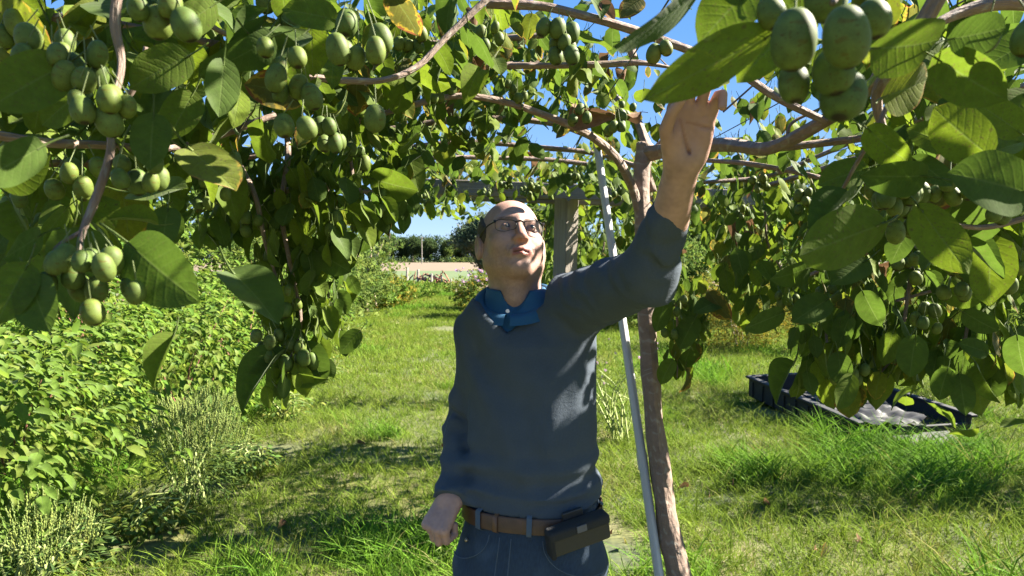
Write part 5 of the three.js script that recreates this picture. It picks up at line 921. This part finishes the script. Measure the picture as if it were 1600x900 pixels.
  wpart(man, 'shirt', nets((x, y, z) => { let d = torso(x, y, z, -0.006); d = smin(d, cap(x, y, z, V(0.012, 1.52, -1.70), V(0.008, 1.585, -1.71), 0.0745, 0.073), 0.02); d = Math.max(d, -cap(x, y, z, V(neckB.x, 1.5, neckB.z), neckT, 0.0705, 0.0675), -cap(x, y, z, V(0.004, 1.525, -1.60), V(0.008, 1.60, -1.64), 0.014, 0.05)); const tilt = 1.578 - 0.10 * ((z + 1.70)) * 1.0; return Math.max(d, y - tilt, 1.44 - y); }, V(-0.14, 1.43, -1.81), V(0.2, 1.62, -1.55), 0.004), shirt);
  {
    const n = 60, m = 8, pos = [], idx = [], uv = [];
    for (let i = 0; i <= n; i++) {
      const a = mix(-Math.PI + 0.02, Math.PI - 0.02, i / n) , b = i / n < 0.5 ? 1 : -1;
      // angle from the front opening: the collar's two ends meet there
      const f = (i / n) * 2 * Math.PI, fr = Math.abs(Math.cos(f / 2)) ** 4, ang = f + TY + (i < n / 2 ? 0.06 : -0.06) * fr;
      for (let j = 0; j <= m; j++) {
        const t = j / m, k = clamp((t - 0.3) / 0.7, 0, 1), in0 = t < 0.3;
        const ri = 0.0735 + 0.020 * fr, hi = 1.588 - 0.072 * fr, ro = 0.111 + 0.019 * fr, ho = 1.552 - 0.060 * fr;
        const rad = in0 ? ri - 0.002 : mix(ri, ro, k) + 0.004 * Math.sin(k * Math.PI), hgt = in0 ? hi - 0.03 * (1 - t / 0.3) : mix(hi, ho, k) + 0.010 * Math.sin(Math.min(1, k * 1.15) * Math.PI);
        pos.push(0.012 + Math.sin(ang) * rad, hgt, -1.70 + Math.cos(ang) * rad * 0.99); uv.push(i / n, t * 0.1);
        if (i < n && j < m) { const q = i * (m + 1) + j; idx.push(q, q + 1, q + m + 1, q + 1, q + m + 2, q + m + 1); }
      }
    }
    const g = new THREE.BufferGeometry(); g.setAttribute('position', new THREE.Float32BufferAttribute(pos, 3)); g.setAttribute('uv', new THREE.Float32BufferAttribute(uv, 2)); g.setIndex(idx); g.computeVertexNormals();
    const sm = shirt.clone(); sm.side = THREE.DoubleSide; wpart(man, 'collar', g, sm);
    const bt = part(man, 'button', new THREE.CylinderGeometry(0.0045, 0.0045, 0.0025, 14), std(lin(0.42, 0.43, 0.44), 0.4)); bt.position.copy(P(793, 486, 1.562)).sub(man.position); bt.rotation.x = Math.PI / 2 - 0.35;
  }
  // trousers, belt, shoes
  const hipC = V(0.04, 0.95, -1.605), kneeL = V(0.125, 0.5, -1.58), kneeR = V(-0.07, 0.5, -1.58), ankL = V(0.15, 0.09, -1.64), ankR = V(-0.09, 0.09, -1.64);
  const trousers = (x, y, z) => {
    const g = sst(1.05, 0.9, y) * 0.024, q = y > 0.98 ? y : 0.98; let d = Math.max(torso(x, q, z, 0.004 + g), 0.86 - y);
    const l = smin(cap(x, y, z, V(0.122, 0.90, -1.605), kneeL, 0.092, 0.066), cap(x, y, z, kneeL, V(ankL.x, 0.06, ankL.z), 0.066, 0.054), 0.04);
    const r = smin(cap(x, y, z, V(-0.035, 0.90, -1.605), kneeR, 0.092, 0.066), cap(x, y, z, kneeR, V(ankR.x, 0.06, ankR.z), 0.066, 0.054), 0.04);
    d = smin(d, l, 0.05); d = smin(d, r, 0.05); d = smin(d, ell(x, y, z, V(0.05, 0.90, -1.675), V(0.15, 0.1, 0.085)), 0.04);
    d += 0.0025 * noise(x * 14, y * 9, z * 14) + 0.0028 * Math.sin((y * 60 + x * 40) + 5 * noise(x * 8, y * 8, z * 8)) * sst(0.99, 0.9, y);
    return Math.max(d, y - 1.078, 0.03 - y);
  };
  const denimMap = dtex(256, 256, (u, v) => { const n = 1 + 0.18 * tn(u, v, 4, 2) + 0.25 * noise(u * 90, v * 30, 4), f = sst(0.2, 0.6, tn(u, v, 5, 8)); return [mix(0.022, 0.05, f * 0.5) * n, mix(0.04, 0.075, f * 0.5) * n, mix(0.068, 0.11, f * 0.5) * n].map(l2s); }); denimMap.repeat.set(3, 3);
  const denim = std(0xffffff, 0.9, { map: denimMap, bumpMap: knit, bumpScale: 0.001 }), seamM = std(lin(0.06, 0.085, 0.12), 0.85);
  const tr = wpart(man, 'trousers', nets(trousers, V(-0.2, 0.0, -1.82), V(0.28, 1.09, -1.42), 0.011), denim);
  const ring = (y, ang, grow) => { const [cx, cz, a, b] = section(y), u = Math.sin(ang), w = Math.cos(ang), k = Math.pow(Math.pow(Math.abs(u) / (a + grow), 2.4) + Math.pow(Math.abs(w) / (b + grow), 2.4), -1 / 2.4), lu = u * k, lw2 = w * k; return V(cx + lu * ct + lw2 * st, y, cz - lu * st + lw2 * ct); };
  const surf = (y, ang, extra = 0) => { const y0 = Math.max(y, 0.98), g = sst(1.05, 0.9, y) * 0.024; const p = ring(y0, ang, 0.006 + g + extra); p.y = y; return p; };
  {
    const n = 96, prof = [[-0.018, 0], [-0.016, 0.004], [0.016, 0.004], [0.018, 0]], pos = [], idx = [], uv = [];
    for (let i = 0; i <= n; i++) prof.forEach(([dy, g], j) => { const p = surf(1.046 + dy, i / n * 6.2832, 0.004 + g); pos.push(p.x, p.y, p.z); uv.push(i / n * 6, j / 3); if (i < n && j < 3) { const q = i * 4 + j; idx.push(q, q + 4, q + 1, q + 1, q + 4, q + 5); } });
    const g = new THREE.BufferGeometry(); g.setAttribute('position', new THREE.Float32BufferAttribute(pos, 3)); g.setAttribute('uv', new THREE.Float32BufferAttribute(uv, 2)); g.setIndex(idx); g.computeVertexNormals();
    const lm = dtex(128, 32, (u, v) => { const k = 1 + 0.4 * tn(u, v, 6, 2) + 0.2 * noise(u * 60, v * 20, 2); return [0.075 * k, 0.034 * k, 0.017 * k].map(l2s); });
    const belt = wpart(man, 'belt', g, std(0xffffff, 0.5, { map: lm, side: THREE.DoubleSide }));
    const keeper = (ang, w, mat, name, par, h0 = 1.022, h1 = 1.072, g2 = 0.0105) => { const gs = [], A = []; for (const da of [-w, w]) for (const [y, gg] of [[h0, 0.001], [h0 + 0.006, g2], [h1 - 0.006, g2], [h1, 0.001]]) A.push(surf(y, ang + da, gg)); const gg = new THREE.BufferGeometry(); gg.setAttribute('position', new THREE.Float32BufferAttribute(A.flatMap((p) => [p.x, p.y, p.z]), 3)); gg.setAttribute('uv', new THREE.Float32BufferAttribute(A.flatMap((p, i) => [i < 4 ? 0 : 1, i % 4 / 3]), 2)); const id = []; for (let k = 0; k < 3; k++) id.push(k, k + 4, k + 1, k + 1, k + 4, k + 5); gg.setIndex(id); gg.computeVertexNormals(); const mm = mat.clone(); mm.side = THREE.DoubleSide; const o = part(par, name, gg, mm); return o; };
    for (const a of [-0.75, 0.12, 1.5, -2.2, 2.6]) keeper(a, 0.045, seamM, 'belt_loop', tr);
    const lk2 = keeper(-0.45, 0.035, std(lin(0.11, 0.05, 0.024), 0.45), 'belt_keeper', belt, 1.024, 1.068, 0.0125);
    // fly seam and pocket seams
    const seam = (pts, name) => part(tr, name, tube(pts, [0.0013, 0.0013], 24, 5, 0), seamM);
    seam(Array.from({ length: 8 }, (_, k) => surf(1.02 - k * 0.02, -0.17, 0.012 + 0.001 * k)), 'fly_seam'); seam(Array.from({ length: 8 }, (_, k) => surf(1.02 - k * 0.02, -0.36, 0.012 + 0.001 * k)), 'fly_seam');
    seam(Array.from({ length: 9 }, (_, k) => surf(1.02 - 0.075 * Math.sin(k / 8 * 1.57), -0.55 - 0.75 * (1 - Math.cos(k / 8 * 1.57)), 0.009)), 'pocket_seam'); seam(Array.from({ length: 9 }, (_, k) => surf(1.02 - 0.085 * Math.sin(k / 8 * 1.57), 0.35 + 0.85 * (1 - Math.cos(k / 8 * 1.57)), 0.012)), 'pocket_seam');
    const rv = part(tr, 'rivet', new THREE.SphereGeometry(0.0045, 10, 6), std(lin(0.4, 0.33, 0.24), 0.35, { metalness: 0.8 })); rv.position.copy(surf(0.992, -0.98, 0.006));
  }
  for (const [a, s] of [[ankL, 1], [ankR, -1]]) wpart(man, 'shoe', nets((x, y, z) => Math.max(smin(cap(x, y, z, V(a.x, 0.05, a.z - 0.03), V(a.x + s * 0.03, 0.035, a.z + 0.15), 0.048, 0.043), cap(x, y, z, V(a.x, 0.05, a.z), V(a.x, 0.12, a.z), 0.05, 0.055), 0.03), 0.004 - y), V(a.x - 0.1, -0.01, a.z - 0.12), V(a.x + 0.12, 0.2, a.z + 0.23), 0.01), std(lin(0.04, 0.03, 0.025), 0.6));
  // belt pouch: a thing of its own on the belt
  const at = surf(1.036, 0.80, 0.026), pouch = thing('belt_pouch', 'black and olive flapped pouch clipped on the brown belt', 'pouch', at);
  pouch.rotation.set(0.1, 0.36, 0.19, 'YXZ');
  const cloth = (r, g, b) => std(lin(r, g, b), 0.8, { bumpMap: knit, bumpScale: 0.0012 });
  part(pouch, 'case', new RoundedBoxGeometry(0.146, 0.056, 0.032, 3, 0.008), cloth(0.062, 0.052, 0.034));
  const fl = part(pouch, 'flap', new RoundedBoxGeometry(0.15, 0.024, 0.038, 3, 0.008), cloth(0.022, 0.022, 0.024)); fl.position.set(0, 0.022, 0);
  const sdp = part(pouch, 'side_panel', new RoundedBoxGeometry(0.012, 0.06, 0.035, 3, 0.005), cloth(0.015, 0.015, 0.017)); sdp.position.set(-0.069, -0.002, 0);
  const clip = part(pouch, 'belt_clip', new RoundedBoxGeometry(0.05, 0.075, 0.008, 2, 0.003), std(lin(0.02, 0.02, 0.022), 0.5)); clip.position.set(0, 0.012, -0.021);
  const tab = part(pouch, 'tab', new RoundedBoxGeometry(0.024, 0.016, 0.003, 2, 0.0012), cloth(0.16, 0.15, 0.15)); tab.position.set(0.002, 0.024, 0.0198);
}

// ------------------------------------------------------------------ black cart bed in the grass
{
  const a = G(1178, 630), b = G(1330, 690), t = thing('cart_bed', 'black ribbed plastic cart bed with a drawbar lying in the grass', 'cart', a.clone().lerp(b, 0.5).setY(0.02));
  const dir = b.clone().sub(a); t.rotation.y = Math.atan2(-dir.z, dir.x); t.rotation.z = 0.03; t.rotation.x = 0.08;
  const L = dir.length() * 1.12, D = 1.15, Hh = 0.22, black = std(lin(0.01, 0.01, 0.011), 0.75, { bumpMap: leafBump, bumpScale: 0 }), steel = std(lin(0.03, 0.03, 0.035), 0.35, { metalness: 0.6 });
  // local frame: x along the near side, z to the lens
  part(t, 'side_wall', new RoundedBoxGeometry(L, Hh, 0.035, 2, 0.012).translate(0, Hh / 2, 0), black); part(t, 'side_wall', new RoundedBoxGeometry(L, Hh, 0.035, 2, 0.012).translate(0, Hh / 2, -D), black);
  part(t, 'end_wall', new RoundedBoxGeometry(0.035, Hh, D - 0.04, 2, 0.012).translate(-L / 2 + 0.02, Hh / 2, -D / 2), black); part(t, 'end_wall', new RoundedBoxGeometry(0.035, Hh * 0.7, D - 0.04, 2, 0.012).translate(L / 2 - 0.02, Hh * 0.35, -D / 2), black);
  part(t, 'floor', new RoundedBoxGeometry(L - 0.06, 0.03, D - 0.04, 2, 0.01).translate(0, 0.055, -D / 2), black);
  part(t, 'rim', new RoundedBoxGeometry(L + 0.06, 0.03, 0.075, 2, 0.012).translate(0, Hh + 0.005, 0.008), black); part(t, 'rim', new RoundedBoxGeometry(L + 0.06, 0.03, 0.075, 2, 0.012).translate(0, Hh + 0.005, -D - 0.008), black);
  part(t, 'rim', new RoundedBoxGeometry(0.075, 0.032, D - 0.06, 2, 0.012).translate(-L / 2, Hh + 0.006, -D / 2), black);
  for (let k = 0; k < 9; k++) part(t, 'rib', new RoundedBoxGeometry(0.03, Hh - 0.04, 0.02, 2, 0.006).translate(-L / 2 + 0.1 + k * (L - 0.2) / 8, Hh / 2 - 0.01, 0.024), black);
  for (let k = 0; k < 5; k++) part(t, 'floor_rib', new RoundedBoxGeometry(L - 0.2, 0.014, 0.03, 2, 0.005).translate(0, 0.077, -0.15 - k * 0.16), black);
  part(t, 'torn_sheet', (() => { const g = new THREE.PlaneGeometry(0.75, 0.6, 18, 14), p = g.attributes.position; g.rotateX(-Math.PI / 2); for (let i = 0; i < p.count; i++) p.setY(i, 0.1 + 0.09 * Math.abs(noise(p.getX(i) * 5, p.getZ(i) * 5, 3)) + 0.05 * noise(p.getX(i) * 12, p.getZ(i) * 12, 5)); g.computeVertexNormals(); g.translate(L * 0.3, 0.08, -D * 0.4); return g; })(), std(lin(0.014, 0.014, 0.015), 0.6, { side: THREE.DoubleSide }));
  part(t, 'end_flap', new RoundedBoxGeometry(0.2, 0.02, D * 0.6, 2, 0.008).rotateZ(-0.3).translate(L / 2 + 0.09, 0.06, -D / 2), black);
  part(t, 'drawbar', tube([V(-L / 2, 0.12, -D * 0.8), V(-L / 2 - 0.16, 0.17, -D * 0.86), V(-L / 2 + 0.0, 0.3, -D * 1.1), V(-L / 2 + 0.35, 0.42, -D * 1.3)], [0.022, 0.022, 0.018, 0.018], 30, 8, 0), steel);
  part(t, 'hitch', new RoundedBoxGeometry(0.22, 0.13, 0.2, 2, 0.03).translate(-L / 2 - 0.14, 0.11, -D * 0.82), black);
  part(t, 'crossbar', tube([V(-L / 2 - 0.2, 0.1, -D * 0.8), V(-L / 2 + 0.2, 0.13, -D * 0.95), V(-L / 2 + 0.5, 0.13, -D * 1.05)], [0.025, 0.025], 16, 8, 0), steel);
}
// fallen leaves and pale dry leaves on the ground
{
  for (const [px, py, m] of [[598, 838, 'rust'], [575, 835, 'dry'], [1108, 786, 'dry'], [1296, 874, 'rust'], [1272, 872, 'dry'], [1145, 770, 'dry'], [1203, 800, 'dry'], [560, 700, 'dry'], [1232, 664, 'dry'], [955, 845, 'dry'], [980, 862, 'rust'], [1075, 770, 'dry'], [905, 870, 'dry'], [448, 830, 'dry'], [690, 705, 'dry'], [1340, 860, 'dry']]) {
    const p = G(px, py), t = thing('fallen_leaf', 'curled brown leaf fallen on the grass', 'leaf', V(p.x, 0.04, p.z), 'fallen leaves on the lawn'), q = part(t, 'leaf', pick(curlLeaf), leafMat[m]);
    basis(V(0, 0, 0), V(rr(-1, 1), 0.1, rr(-1, 1)), V(rr(-0.6, 0.6), 0.8, rr(-0.4, 0.8)), rr(0.05, 0.075), M4); M4.decompose(q.position, q.quaternion, q.scale);
  }
}

shade(scene);
renderer.render(scene, camera);
